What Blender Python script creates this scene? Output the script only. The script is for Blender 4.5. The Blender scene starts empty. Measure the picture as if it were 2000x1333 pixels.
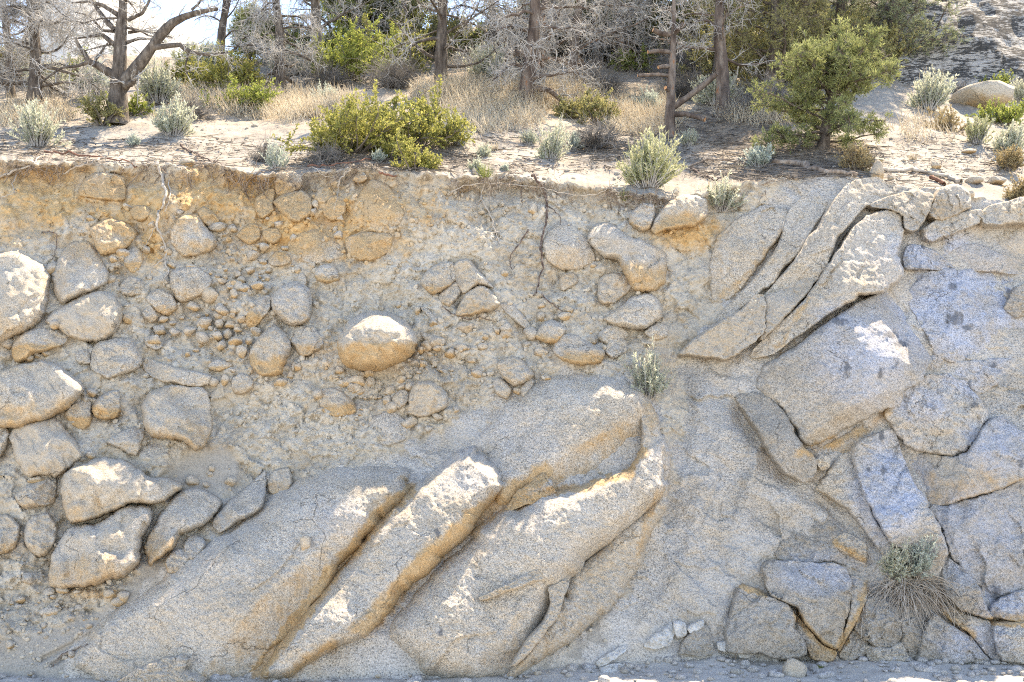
import bpy, math, random
import numpy as np
from mathutils import Vector, Matrix

S = bpy.context.scene
COL = S.collection
rad = math.radians

# ------------------------------------------------------------------ camera
FPX = 2200.0          # focal length in photograph pixels (2000 px wide)
CAMY, CAMZ, HOR = -11.0, 1.9, 930.0
cam_d = bpy.data.cameras.new('camera')
cam = bpy.data.objects.new('camera', cam_d)
COL.objects.link(cam)
cam.location = (0, CAMY, CAMZ)
cam.rotation_euler = (rad(90), 0, 0)
cam_d.sensor_width = 36.0
cam_d.lens = 36.0 * FPX / 2000.0
cam_d.shift_y = (HOR - 666.5) / 2000.0
cam_d.clip_end = 6000.0
S.camera = cam

# ------------------------------------------------------------------ daylight
SUN_EL, SUN_AZ = 54.6, 32.0      # azimuth clockwise from +Y (behind the bank)
w = bpy.data.worlds.new('World')
S.world = w
w.use_nodes = True
wn = w.node_tree
wn.nodes.clear()
sky = wn.nodes.new('ShaderNodeTexSky')
sky.sky_type = 'NISHITA'
sky.sun_disc = False
sky.sun_elevation = rad(SUN_EL)
sky.sun_rotation = rad(SUN_AZ)
sky.altitude = 2500
sky.air_density = 0.75
sky.dust_density = 0.0
sky.ozone_density = 1.0
bg = wn.nodes.new('ShaderNodeBackground')
bg.inputs['Strength'].default_value = 0.15
wo = wn.nodes.new('ShaderNodeOutputWorld')
wn.links.new(sky.outputs[0], bg.inputs[0])
wn.links.new(bg.outputs[0], wo.inputs[0])
sun_d = bpy.data.lights.new('sun', 'SUN')
sun_d.energy = 3.0
sun_d.angle = rad(0.5)
sun_d.color = (1.0, 0.95, 0.87)
sun = bpy.data.objects.new('sun', sun_d)
COL.objects.link(sun)
sdir = Vector((math.sin(rad(SUN_AZ)) * math.cos(rad(SUN_EL)), math.cos(rad(SUN_AZ)) * math.cos(rad(SUN_EL)), math.sin(rad(SUN_EL))))
sun.rotation_euler = sdir.to_track_quat('Z', 'Y').to_euler()
sun.location = (20, 30, 40)
S.view_settings.view_transform = 'Standard'
S.view_settings.look = 'None'
S.view_settings.exposure = 2.37
S.view_settings.use_white_balance = True
S.view_settings.white_balance_temperature = 8750
S.view_settings.white_balance_tint = 12
S.view_settings.gamma = 1.0
S.view_settings.use_curve_mapping = False
S.cycles.max_bounces = 6
S.cycles.diffuse_bounces = 4
S.cycles.transparent_max_bounces = 4
S.cycles.use_denoising = False
S.cycles.pixel_filter_type = 'BLACKMAN_HARRIS'
S.cycles.filter_width = 1.1

# ------------------------------------------------------------------ numeric helpers
_pr = np.random.RandomState(7)
_perm = np.concatenate([_pr.permutation(256)] * 3).astype(np.int32)
_ang = _pr.rand(256) * 2 * np.pi
_gx, _gy = np.cos(_ang), np.sin(_ang)

def perlin(x, y):
    x = np.asarray(x, float); y = np.asarray(y, float)
    xf = np.floor(x); yf = np.floor(y)
    xi = xf.astype(np.int64) & 255; yi = yf.astype(np.int64) & 255
    fx = x - xf; fy = y - yf
    u = fx * fx * fx * (fx * (fx * 6 - 15) + 10); v = fy * fy * fy * (fy * (fy * 6 - 15) + 10)
    def g(ix, iy, dx, dy):
        h = _perm[_perm[ix] + iy]
        return _gx[h] * dx + _gy[h] * dy
    a = g(xi, yi, fx, fy); b = g(xi + 1, yi, fx - 1, fy)
    c = g(xi, yi + 1, fx, fy - 1); d = g(xi + 1, yi + 1, fx - 1, fy - 1)
    return (a + u * (b - a) + v * (c + u * (d - c) - a - u * (b - a))) * 1.5

def fbm(x, y, octv=4, gain=0.5, lac=2.03):
    t = 0.0; a = 1.0
    for k in range(octv):
        t = t + a * perlin(x + 17.3 * k, y - 9.1 * k)
        x = x * lac; y = y * lac; a *= gain
    return t

def ridged(x, y, octv=4, gain=0.55):
    t = 0.0; a = 1.0
    for k in range(octv):
        t = t + a * (1 - 2 * np.abs(perlin(x + 31.7 * k, y + 5.3 * k)))
        x = x * 2.1; y = y * 2.1; a *= gain
    return t

_wr = np.random.RandomState(3)
_wh = _wr.rand(256, 5)
def worley(x, y, tilt=.6, step=.5):
    """broken ground: every cell a small tilted facet with its own height"""
    xi = np.floor(x).astype(np.int64); yi = np.floor(y).astype(np.int64)
    bd = np.full(np.shape(x), 1e9); bh = np.zeros(np.shape(x))
    for dx in (-1, 0, 1):
        for dy in (-1, 0, 1):
            h = _perm[_perm[(xi + dx) & 255] + ((yi + dy) & 255)]
            r = _wh[h]
            ex = x - (xi + dx + r[..., 0]); ey = y - (yi + dy + r[..., 1])
            d = ex * ex + ey * ey
            m = d < bd
            bd = np.where(m, d, bd)
            bh = np.where(m, (r[..., 2] - .5) * step + tilt * ((r[..., 3] - .5) * 2 * ex + (r[..., 4] - .5) * 2 * ey), bh)
    return bh

def sstep(a, b, x):
    t = np.clip((x - a) / (b - a), 0, 1)
    return t * t * (3 - 2 * t)

def seg_dist(X, Y, pts):
    """distance to an open polyline"""
    best = np.full(np.shape(X), 1e9)
    for (x0, y0), (x1, y1) in zip(pts[:-1], pts[1:]):
        dx, dy = x1 - x0, y1 - y0
        t = np.clip(((X - x0) * dx + (Y - y0) * dy) / (dx * dx + dy * dy + 1e-9), 0, 1)
        best = np.minimum(best, np.hypot(X - x0 - t * dx, Y - y0 - t * dy))
    return best

def sdf_poly(X, Y, P):
    """signed distance (positive inside) and the nearest outline point"""
    best = np.full(X.shape, 1e18); cx = np.zeros(X.shape); cy = np.zeros(X.shape)
    ins = np.zeros(X.shape, bool)
    n = len(P)
    for i in range(n):
        x0, y0 = P[i]; x1, y1 = P[(i + 1) % n]
        dx, dy = x1 - x0, y1 - y0
        t = np.clip(((X - x0) * dx + (Y - y0) * dy) / (dx * dx + dy * dy + 1e-9), 0, 1)
        px, py = x0 + t * dx, y0 + t * dy
        d = (X - px) ** 2 + (Y - py) ** 2
        m = d < best
        best = np.where(m, d, best); cx = np.where(m, px, cx); cy = np.where(m, py, cy)
        if abs(dy) > 1e-9:
            ins ^= ((y0 > Y) != (y1 > Y)) & (X < dx * (Y - y0) / dy + x0)
    d = np.sqrt(best)
    return np.where(ins, d, -d), cx, cy

def spline(pts, sub=5, closed=True, tension=0.5):
    P = np.array(pts, float); n = len(P); out = []
    rng = range(n) if closed else range(n - 1)
    for i in rng:
        if closed:
            p0, p1, p2, p3 = P[i - 1], P[i], P[(i + 1) % n], P[(i + 2) % n]
        else:
            p0, p1, p2, p3 = P[max(i - 1, 0)], P[i], P[i + 1], P[min(i + 2, n - 1)]
        for k in range(sub):
            t = k / sub
            m1 = (p2 - p0) * tension; m2 = (p3 - p1) * tension
            out.append((2 * t**3 - 3 * t**2 + 1) * p1 + (t**3 - 2 * t**2 + t) * m1 + (-2 * t**3 + 3 * t**2) * p2 + (t**3 - t**2) * m2)
    if not closed:
        out.append(P[-1])
    return np.array(out)

def make_mesh(name, V, faces, mats=(), smooth=True, attrs=None):
    """faces: list of (M,k) int arrays"""
    me = bpy.data.meshes.new(name)
    V = np.asarray(V, np.float32)
    me.vertices.add(len(V)); me.vertices.foreach_set('co', V.ravel())
    faces = [np.asarray(f, np.int32) for f in faces if len(f)]
    loops = np.concatenate([f.ravel() for f in faces])
    tot = np.concatenate([np.full(len(f), f.shape[1], np.int32) for f in faces])
    start = np.concatenate([[0], np.cumsum(tot)[:-1]]).astype(np.int32)
    me.loops.add(len(loops)); me.loops.foreach_set('vertex_index', loops)
    me.polygons.add(len(tot)); me.polygons.foreach_set('loop_start', start); me.polygons.foreach_set('loop_total', tot)
    me.update(calc_edges=True)
    me.polygons.foreach_set('use_smooth', np.full(len(tot), smooth, bool))
    for k, a in (attrs or {}).items():
        at = me.attributes.new(k, 'FLOAT', 'POINT')
        at.data.foreach_set('value', np.asarray(a, np.float32).ravel())
    for m in mats:
        me.materials.append(m)
    me.validate()
    return me

def link(name, me, parent=None, loc=None):
    o = bpy.data.objects.new(name, me)
    COL.objects.link(o)
    if parent is not None:
        o.parent = parent
    if loc is not None:
        o.location = loc
    return o

def tag(o, label, cat, group=None, kind=None):
    if label: o['label'] = label
    if cat: o['category'] = cat
    if group: o['group'] = group
    if kind: o['kind'] = kind
    return o

# ------------------------------------------------------------------ materials
class NT:
    def __init__(s, name):
        s.m = bpy.data.materials.new(name); s.m.use_nodes = True
        s.t = s.m.node_tree; s.t.nodes.clear()
        s.out = s.t.nodes.new('ShaderNodeOutputMaterial')
    def n(s, typ, **kw):
        x = s.t.nodes.new(typ)
        for k, v in kw.items(): setattr(x, k, v)
        return x
    def l(s, a, b): s.t.links.new(a, b)
    def coord(s):
        return s.n('ShaderNodeNewGeometry').outputs['Position']
    def noise(s, vec, scale, detail=4, rough=0.55, stretch=None):
        if stretch:
            mp = s.n('ShaderNodeMapping'); mp.inputs['Scale'].default_value = stretch
            if len(stretch) == 6: pass
            s.l(vec, mp.inputs[0]); vec = mp.outputs[0]
        x = s.n('ShaderNodeTexNoise'); x.inputs['Scale'].default_value = scale
        x.inputs['Detail'].default_value = detail; x.inputs['Roughness'].default_value = rough
        s.l(vec, x.inputs['Vector']); return x.outputs['Fac']
    def voro(s, vec, scale, feature='F1', out='Color', rand=1.0):
        x = s.n('ShaderNodeTexVoronoi', feature=feature); x.inputs['Scale'].default_value = scale
        x.inputs['Randomness'].default_value = rand
        s.l(vec, x.inputs['Vector']); return x.outputs[out]
    def ramp(s, fac, stops, mode='LINEAR'):
        x = s.n('ShaderNodeValToRGB'); r = x.color_ramp; r.interpolation = mode
        while len(r.elements) < len(stops): r.elements.new(0.5)
        for e, (p, c) in zip(r.elements, stops):
            e.position = p; e.color = (c[0], c[1], c[2], 1) if isinstance(c, tuple) else (c, c, c, 1)
        s.l(fac, x.inputs[0]); return x.outputs[0]
    def mix(s, fac, a, b, mode='MIX'):
        x = s.n('ShaderNodeMix', data_type='RGBA', blend_type=mode)
        if isinstance(fac, (int, float)): x.inputs[0].default_value = fac
        else: s.l(fac, x.inputs[0])
        for v, i in ((a, 6), (b, 7)):
            if isinstance(v, tuple): x.inputs[i].default_value = (*v, 1)
            else: s.l(v, x.inputs[i])
        return x.outputs[2]
    def math(s, op, a, b=None, clamp=False):
        x = s.n('ShaderNodeMath', operation=op, use_clamp=clamp)
        for i, v in enumerate((a, b)):
            if v is None: continue
            if isinstance(v, (int, float)): x.inputs[i].default_value = v
            else: s.l(v, x.inputs[i])
        return x.outputs[0]
    def attr(s, name):
        x = s.n('ShaderNodeAttribute'); x.attribute_name = name; return x.outputs['Fac']
    def bump(s, h, strength=0.5, dist=0.02, base=None):
        x = s.n('ShaderNodeBump'); x.inputs['Strength'].default_value = strength; x.inputs['Distance'].default_value = dist
        s.l(h, x.inputs['Height'])
        if base is not None: s.l(base, x.inputs['Normal'])
        return x.outputs[0]
    def finish(s, col, rough=0.85, normal=None, spec=0.3, trans=None):
        p = s.n('ShaderNodeBsdfPrincipled')
        if isinstance(col, tuple): p.inputs['Base Color'].default_value = (*col, 1)
        else: s.l(col, p.inputs['Base Color'])
        p.inputs['Roughness'].default_value = rough
        p.inputs['Specular IOR Level'].default_value = spec
        if normal is not None: s.l(normal, p.inputs['Normal'])
        o = p.outputs[0]
        if trans:
            t = s.n('ShaderNodeBsdfTranslucent')
            if isinstance(col, tuple): t.inputs[0].default_value = (*col, 1)
            else: s.l(col, t.inputs[0])
            mx = s.n('ShaderNodeMixShader'); mx.inputs[0].default_value = trans
            s.l(o, mx.inputs[1]); s.l(t.outputs[0], mx.inputs[2]); o = mx.outputs[0]
        s.l(o, s.out.inputs['Surface'])
        return s.m

def speckle(s, co):
    """salt and pepper granite grain: (colour, height)"""
    wob = s.n('ShaderNodeVectorMath', operation='ADD'); s.l(co, wob.inputs[0])
    nz = s.n('ShaderNodeTexNoise'); nz.inputs['Scale'].default_value = 60; nz.inputs['Detail'].default_value = 1
    s.l(co, nz.inputs['Vector'])
    sc = s.n('ShaderNodeVectorMath', operation='SCALE'); sc.inputs[3].default_value = 0.012
    s.l(nz.outputs['Color'], sc.inputs[0]); s.l(sc.outputs[0], wob.inputs[1])
    v = wob.outputs[0]
    c1 = s.voro(v, 92.0); c2 = s.voro(v, 170.0)
    sep = s.n('ShaderNodeSeparateColor'); s.l(c1, sep.inputs[0])
    sep2 = s.n('ShaderNodeSeparateColor'); s.l(c2, sep2.inputs[0])
    g1 = s.ramp(sep.outputs[0], [(0.0, 0.03), (0.13, 0.18), (0.27, 0.40), (0.55, 0.53), (0.86, 0.66)], 'CONSTANT')
    g2 = s.ramp(sep2.outputs[1], [(0.0, 0.03), (0.17, 0.28), (0.4, 0.48), (0.8, 0.60)], 'CONSTANT')
    con = s.ramp(s.noise(co, .9, 4, .6), [(0.35, 0.14), (0.65, 0.46)])
    return s.mix(con, s.mix(0.5, g1, g2), (0.42, 0.42, 0.42)), sep2.outputs[1], sep.outputs[0]

def mat_granite():
    s = NT('granite'); co = s.coord()
    sp, h, h1 = speckle(s, co)
    big = s.noise(co, 1.7, 5, 0.6)
    tone = s.ramp(big, [(0.3, (0.84, 0.775, 0.68)), (0.5, (0.98, 0.925, 0.85)), (0.7, (1.07, 1.02, 0.95))])
    sp = s.mix(1.0, sp, (1.22, 1.22, 1.22), 'MULTIPLY')
    col = s.mix(1.0, sp, tone, 'MULTIPLY')
    col = s.mix(1.0, col, s.ramp(s.attr('tone'), [(0.0, (0.76, 0.745, 0.72)), (0.5, (1.0, 0.98, 0.95)), (1.0, (1.12, 1.07, 0.99))]), 'MULTIPLY')
    # cream weathered rind
    cream = s.attr('cream')
    crc = s.mix(s.noise(co, 9, 5), (0.46, 0.38, 0.28), (0.60, 0.53, 0.43))
    crc = s.mix(0.22, crc, sp, 'MIX')
    col = s.mix(s.math('MULTIPLY', cream, 0.88, True), col, crc)
    # fresh bluish granite faces, with the blue of skylight painted into the colour
    bl = s.mix(1.0, sp, (0.87, 0.96, 1.16), 'MULTIPLY')
    blf = s.math('MULTIPLY', s.attr('blue'), s.ramp(s.noise(co, 3.5, 6, .65), [(0.38, 0.35), (0.55, 1.0)]))
    col = s.mix(blf, col, bl)
    # dark inclusions
    col = s.mix(s.math('MULTIPLY', s.attr('dark'), 0.8, True), col, (0.13, 0.14, 0.16))
    # iron stain
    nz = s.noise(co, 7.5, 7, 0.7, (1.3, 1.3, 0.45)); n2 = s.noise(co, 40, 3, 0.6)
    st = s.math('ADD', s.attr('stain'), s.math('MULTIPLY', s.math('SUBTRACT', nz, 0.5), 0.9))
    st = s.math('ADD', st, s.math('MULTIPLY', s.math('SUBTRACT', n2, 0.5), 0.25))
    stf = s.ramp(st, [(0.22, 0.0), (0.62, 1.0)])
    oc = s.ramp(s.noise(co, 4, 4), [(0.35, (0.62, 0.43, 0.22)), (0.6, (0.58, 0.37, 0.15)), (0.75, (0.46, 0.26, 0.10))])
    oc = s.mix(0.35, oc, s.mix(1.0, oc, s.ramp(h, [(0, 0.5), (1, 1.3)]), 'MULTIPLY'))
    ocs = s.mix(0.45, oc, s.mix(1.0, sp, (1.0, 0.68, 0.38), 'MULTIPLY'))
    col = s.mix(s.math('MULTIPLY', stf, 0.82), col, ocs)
    # dirt lapping up the rims
    de = s.math('ADD', s.attr('dirt'), s.math('MULTIPLY', s.math('SUBTRACT', s.noise(co, 11, 6, .7), 0.5), 1.4))
    col = s.mix(s.ramp(de, [(0.35, 0.0), (0.7, 0.9)]), col, s.mix(s.noise(co, 45, 5, .7), (0.30, 0.26, 0.21), (0.52, 0.47, 0.40)))
    # lichen and soot wear
    sm = s.ramp(s.noise(co, 5.5, 8, 0.7), [(0.62, 0.0), (0.74, 0.30)])
    col = s.mix(sm, col, (0.27, 0.245, 0.21))
    # warm weathered patches
    wp = s.ramp(s.noise(co, 2.6, 7, .7), [(0.46, 0.0), (0.62, 0.55)])
    col = s.mix(wp, col, s.mix(1.0, col, (1.04, 0.93, 0.78), 'MULTIPLY'))
    # hairline cracks
    wv = s.n('ShaderNodeVectorMath', operation='ADD'); s.l(co, wv.inputs[0])
    wz = s.n('ShaderNodeTexNoise'); wz.inputs['Scale'].default_value = 2.2; wz.inputs['Detail'].default_value = 5
    s.l(co, wz.inputs['Vector']); s.l(wz.outputs['Color'], wv.inputs[1])
    ck = s.voro(wv.outputs[0], 0.75, 'DISTANCE_TO_EDGE', 'Distance')
    ckf = s.ramp(ck, [(0.0, 1.0), (0.007, 0.0)])
    ckm = s.math('MULTIPLY', ckf, s.ramp(s.noise(co, 1.9, 3), [(0.52, 0.0), (0.6, 1.0)]))
    col = s.mix(s.math('MULTIPLY', ckm, 0.38), col, (0.16, 0.14, 0.115))
    hn = s.math('ADD', s.math('MULTIPLY', s.noise(co, 55, 4, 0.65), 0.9), s.math('MULTIPLY', h, 0.35))
    hn = s.math('SUBTRACT', hn, s.math('MULTIPLY', ckm, 1.4))
    b1 = s.bump(hn, 0.85, 0.016)
    b2 = s.bump(s.noise(co, 9, 7, 0.68), 0.6, 0.06, b1)
    return s.finish(col, 0.86, b2, 0.25)

def mat_soil():
    s = NT('bank_soil'); co = s.coord()
    sp, h, h1 = speckle(s, co)
    n1 = s.noise(co, 2.2, 7, 0.65); n2 = s.noise(co, 22, 6, 0.7)
    base = s.ramp(n1, [(0.3, (0.41, 0.345, 0.265)), (0.5, (0.50, 0.445, 0.365)), (0.72, (0.56, 0.52, 0.455))])
    base = s.mix(0.5, base, s.mix(1.0, base, s.ramp(n2, [(0.3, 0.55), (0.55, 1.05), (0.7, 1.3)]), 'MULTIPLY'))
    base = s.mix(0.28, base, s.mix(1.0, base, s.mix(1.0, sp, (2.35, 2.35, 2.35), 'MULTIPLY'), 'MULTIPLY'))
    # orange clay
    nz = s.noise(co, 3.6, 8, 0.72, (1.2, 1.2, .55))
    st = s.math('ADD', s.attr('stain'), s.math('MULTIPLY', s.math('SUBTRACT', nz, 0.5), 1.5))
    stf = s.ramp(st, [(0.3, 0.0), (0.8, 1.0)])
    oc = s.ramp(s.noise(co, 7, 6, 0.6), [(0.3, (0.48, 0.30, 0.135)), (0.52, (0.55, 0.36, 0.17)), (0.7, (0.60, 0.46, 0.29))])
    oc = s.mix(0.4, oc, s.mix(1.0, oc, s.ramp(n2, [(0.3, 0.55), (0.6, 1.2)]), 'MULTIPLY'))
    col = s.mix(s.math('MULTIPLY', stf, 0.92), base, oc)
    # smooth pale sand
    sand = s.mix(1.0, s.mix(s.noise(co, 120, 2), (0.30, 0.27, 0.23), (0.42, 0.385, 0.335)), s.mix(0.6, (1.0, 1.0, 1.0), s.mix(1.0, sp, (2.2, 2.2, 2.2), "MULTIPLY")), "MULTIPLY")
    col = s.mix(s.attr('sand'), col, sand)
    # granite showing through
    big = s.noise(co, 1.7, 5, 0.6)
    tone = s.ramp(big, [(0.3, (0.84, 0.775, 0.68)), (0.5, (0.98, 0.925, 0.85)), (0.7, (1.07, 1.02, 0.95))])
    gr = s.mix(1.0, sp, tone, 'MULTIPLY')
    gr = s.mix(1.0, gr, (1.08, 1.08, 1.08), 'MULTIPLY')
    wp = s.ramp(s.noise(co, 2.6, 7, .7), [(0.46, 0.0), (0.62, 0.55)])
    gr = s.mix(wp, gr, s.mix(1.0, gr, (1.04, 0.93, 0.78), 'MULTIPLY'))
    gr = s.mix(s.math('MULTIPLY', s.attr('blue'), .8), gr, s.mix(1.0, gr, (0.84, 0.95, 1.18), 'MULTIPLY'))
    oc2 = s.mix(1.0, sp, (1.05, 0.70, 0.38), 'MULTIPLY')
    gr = s.mix(s.math('MULTIPLY', stf, 0.85), gr, oc2)
    gf = s.ramp(s.math('ADD', s.attr('granite'), s.math('MULTIPLY', s.math('SUBTRACT', n1, 0.5), 0.6)), [(0.35, 0.0), (0.6, 1.0)])
    col = s.mix(gf, col, gr)
    sm = s.ramp(s.noise(co, 4.5, 8, 0.72), [(0.60, 0.0), (0.74, 0.35)])
    col = s.mix(sm, col, (0.27, 0.24, 0.20))
    hh = s.math('ADD', s.noise(co, 26, 8, 0.72), s.math('MULTIPLY', s.voro(co, 38, 'F1', 'Distance'), -0.55))
    b1 = s.bump(hh, 0.6, 0.03)
    inv = s.math('SUBTRACT', 1.0, s.attr('sand'))
    b1n = s.t.nodes[-1]
    bnode = [n for n in s.t.nodes if n.type == 'BUMP'][-1]
    s.l(s.math('ADD', s.math('MULTIPLY', inv, 0.5), 0.15), bnode.inputs['Strength'])
    return s.finish(col, 0.93, b1, 0.1)

def mat_sand():
    s = NT('hill_sand'); co = s.coord()
    n1 = s.noise(co, 1.3, 6, 0.62); n2 = s.noise(co, 30, 5, 0.7); n3 = s.noise(co, 110, 2, 0.6)
    base = s.ramp(n1, [(0.3, (0.27, 0.235, 0.20)), (0.55, (0.37, 0.34, 0.30)), (0.75, (0.44, 0.41, 0.37))])
    base = s.mix(0.45, base, s.mix(1.0, base, s.ramp(n2, [(0.3, 0.5), (0.55, 1.05), (0.7, 1.25)]), 'MULTIPLY'))
    gravel = s.ramp(s.voro(co, 26, 'F1', 'Distance'), [(0.1, 0.0), (0.2, 1.0)])
    base = s.mix(s.math('MULTIPLY', s.math('SUBTRACT', 1.0, gravel), s.ramp(n1, [(0.4, 0), (0.6, 0.55)])), base, (0.30, 0.26, 0.21))
    lit = s.math('ADD', s.attr('litter'), s.math('MULTIPLY', s.math('SUBTRACT', s.noise(co, 5, 6, 0.7), 0.5), 1.3))
    lf = s.ramp(lit, [(0.35, 0.0), (0.75, 1.0)])
    lc = s.ramp(n2, [(0.3, (0.13, 0.10, 0.075)), (0.5, (0.25, 0.20, 0.15)), (0.7, (0.42, 0.35, 0.27))])
    col = s.mix(s.math('MULTIPLY', lf, 0.9), base, lc)
    dry = s.attr('dry')
    col = s.mix(s.math('MULTIPLY', dry, 0.8), col, s.ramp(n2, [(0.3, (0.40, 0.29, 0.17)), (0.7, (0.62, 0.49, 0.32))]))
    b = s.bump(s.math('ADD', n2, s.math('MULTIPLY', n3, 0.35)), 0.6, 0.03)
    return s.finish(col, 0.95, b, 0.1)

def mat_simple(name, stops, scale, rough=0.85, bumps=0.4, bscale=None, trans=None, stretch=None, bdist=0.01, var=None):
    s = NT(name); co = s.coord()
    f = s.noise(co, scale, 5, 0.65, stretch)
    col = s.ramp(f, stops)
    if var is not None:
        col = s.mix(s.attr('var'), col, var)
    nrm = s.bump(s.noise(co, bscale or scale * 2, 5, 0.7, stretch), bumps, bdist) if bumps else None
    return s.finish(col, rough, nrm, 0.15, trans)

M = {}
M['granite'] = mat_granite()
M['soil'] = mat_soil()
M['sand'] = mat_sand()
def mat_road():
    s = NT('pale_roadside'); co = s.coord()
    n1 = s.noise(co, 1.5, 7, .65); n2 = s.noise(co, 60, 4, .7)
    c = s.ramp(n1, [(0.3, (0.44, 0.405, 0.36)), (0.7, (0.56, 0.525, 0.475))])
    c = s.mix(0.5, c, s.mix(1.0, c, s.ramp(n2, [(0.3, .55), (0.6, 1.2)]), 'MULTIPLY'))
    return s.finish(c, .95, s.bump(n2, .7, .02), .1)
M['road'] = mat_road()
M['quartz'] = mat_simple('white_quartz', [(0.3, (0.34, 0.31, 0.27)), (0.45, (0.56, 0.54, 0.50)), (0.65, (0.68, 0.665, 0.64))], 14, 0.7, 0.9, 26, bdist=.03)
M['bark'] = mat_simple('pine_bark', [(0.3, (0.045, 0.036, 0.03)), (0.5, (0.125, 0.105, 0.09)), (0.68, (0.25, 0.22, 0.19))], 16, 0.95, 1.0, 22, None, (1, 1, 0.28), 0.03)
M['bark_dark'] = mat_simple('dark_bark', [(0.3, (0.045, 0.036, 0.03)), (0.5, (0.11, 0.09, 0.075)), (0.7, (0.23, 0.20, 0.17))], 16, 0.95, 1.0, 22, None, (1, 1, 0.28), 0.03)
M['bark_red'] = mat_simple('red_bark', [(0.32, (0.055, 0.042, 0.036)), (0.48, (0.13, 0.10, 0.085)), (0.60, (0.22, 0.185, 0.16)), (0.70, (0.30, 0.13, 0.06))], 7, 0.95, 1.0, 22, None, (1, 1, 0.3), 0.03)
M['cut_wood'] = mat_simple('cut_wood', [(0.3, (0.50, 0.20, 0.08)), (0.7, (0.66, 0.42, 0.24))], 20, 0.8, 0.3)
M['twig'] = mat_simple('grey_twig', [(0.3, (0.25, 0.24, 0.225)), (0.5, (0.40, 0.39, 0.375)), (0.7, (0.55, 0.54, 0.525))], 5, 0.9, 0, None)
M['twig_mid'] = mat_simple('mid_twig', [(0.3, (0.085, 0.078, 0.072)), (0.5, (0.17, 0.162, 0.155)), (0.7, (0.34, 0.325, 0.31))], 3, 0.9, 0, None)
M['twig_dark'] = mat_simple('dark_twig', [(0.3, (0.10, 0.085, 0.075)), (0.7, (0.24, 0.21, 0.18))], 6, 0.9, 0, None)
M['root'] = mat_simple('root_wood', [(0.3, (0.12, 0.085, 0.065)), (0.5, (0.27, 0.21, 0.165)), (0.7, (0.42, 0.36, 0.30))], 18, 0.9, 0.6, 30, None, (1, 1, .4))
M['root_dark'] = mat_simple('root_dark', [(0.3, (0.05, 0.035, 0.03)), (0.5, (0.13, 0.09, 0.075)), (0.72, (0.34, 0.29, 0.25))], 18, 0.9, 0.6, 30)
M['root_red'] = mat_simple('root_red', [(0.3, (0.12, 0.06, 0.045)), (0.6, (0.26, 0.13, 0.09)), (0.75, (0.4, 0.28, 0.21))], 18, 0.9, 0.6, 30)
M['root_pale'] = mat_simple('root_pale', [(0.3, (0.30, 0.25, 0.20)), (0.6, (0.50, 0.45, 0.39)), (0.75, (0.62, 0.57, 0.51))], 14, 0.9, 0.6, 30)
M['sage'] = mat_simple('sage_leaf', [(0.3, (0.34, 0.37, 0.27)), (0.7, (0.47, 0.50, 0.40))], 14, 0.9, 0, None, 0.4, var=(0.60, 0.62, 0.51))
M['sage_blue'] = mat_simple('sage_blue_leaf', [(0.3, (0.28, 0.335, 0.28)), (0.7, (0.42, 0.48, 0.42))], 14, 0.9, 0, None, 0.4, var=(0.54, 0.59, 0.53))
M['bitter'] = mat_simple('bitterbrush_leaf', [(0.3, (0.145, 0.165, 0.045)), (0.7, (0.27, 0.285, 0.085))], 9, 0.8, 0, None, 0.4, var=(0.44, 0.42, 0.14))
M['rabbit'] = mat_simple('rabbitbrush_leaf', [(0.3, (0.27, 0.30, 0.16)), (0.7, (0.40, 0.43, 0.26))], 12, 0.9, 0, None, 0.35, var=(0.52, 0.52, 0.35))
M['green'] = mat_simple('bright_leaf', [(0.3, (0.138, 0.194, 0.044)), (0.7, (0.275, 0.338, 0.094))], 9, 0.8, 0, None, 0.4, var=(0.400, 0.425, 0.125))
M['olive'] = mat_simple('olive_leaf', [(0.3, (0.150, 0.156, 0.062)), (0.7, (0.300, 0.294, 0.125))], 9, 0.8, 0, None, 0.35, var=(0.450, 0.413, 0.200))
M['needle'] = mat_simple('pinyon_needle', [(0.3, (0.085, 0.115, 0.042)), (0.7, (0.19, 0.225, 0.095))], 4, 0.7, 0, None, 0.35, var=(0.42, 0.44, 0.20))
M['darkgreen'] = mat_simple('dark_leaf', [(0.3, (0.06, 0.072, 0.032)), (0.7, (0.14, 0.155, 0.068))], 5, 0.8, 0, None, 0.3, var=(0.26, 0.26, 0.12))
M['needle_grey'] = mat_simple('grey_needle', [(0.3, (0.109, 0.145, 0.080)), (0.7, (0.239, 0.275, 0.167))], 4, 0.7, 0, None, 0.3, var=(0.377, 0.406, 0.246))
M['dryleaf'] = mat_simple('dry_brush', [(0.3, (0.20, 0.155, 0.085)), (0.7, (0.36, 0.29, 0.17))], 9, 0.9, 0, None, 0.3, var=(0.44, 0.36, 0.20))
M['straw'] = mat_simple('dry_grass', [(0.3, (0.52, 0.43, 0.31)), (0.7, (0.68, 0.60, 0.47))], 6, 0.9, 0, None, 0.35, var=(0.76, 0.70, 0.58))
M['grass'] = mat_simple('green_grass', [(0.3, (0.16, 0.23, 0.05)), (0.7, (0.30, 0.36, 0.10))], 6, 0.9, 0, None, 0.4, var=(0.42, 0.44, 0.17))

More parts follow.
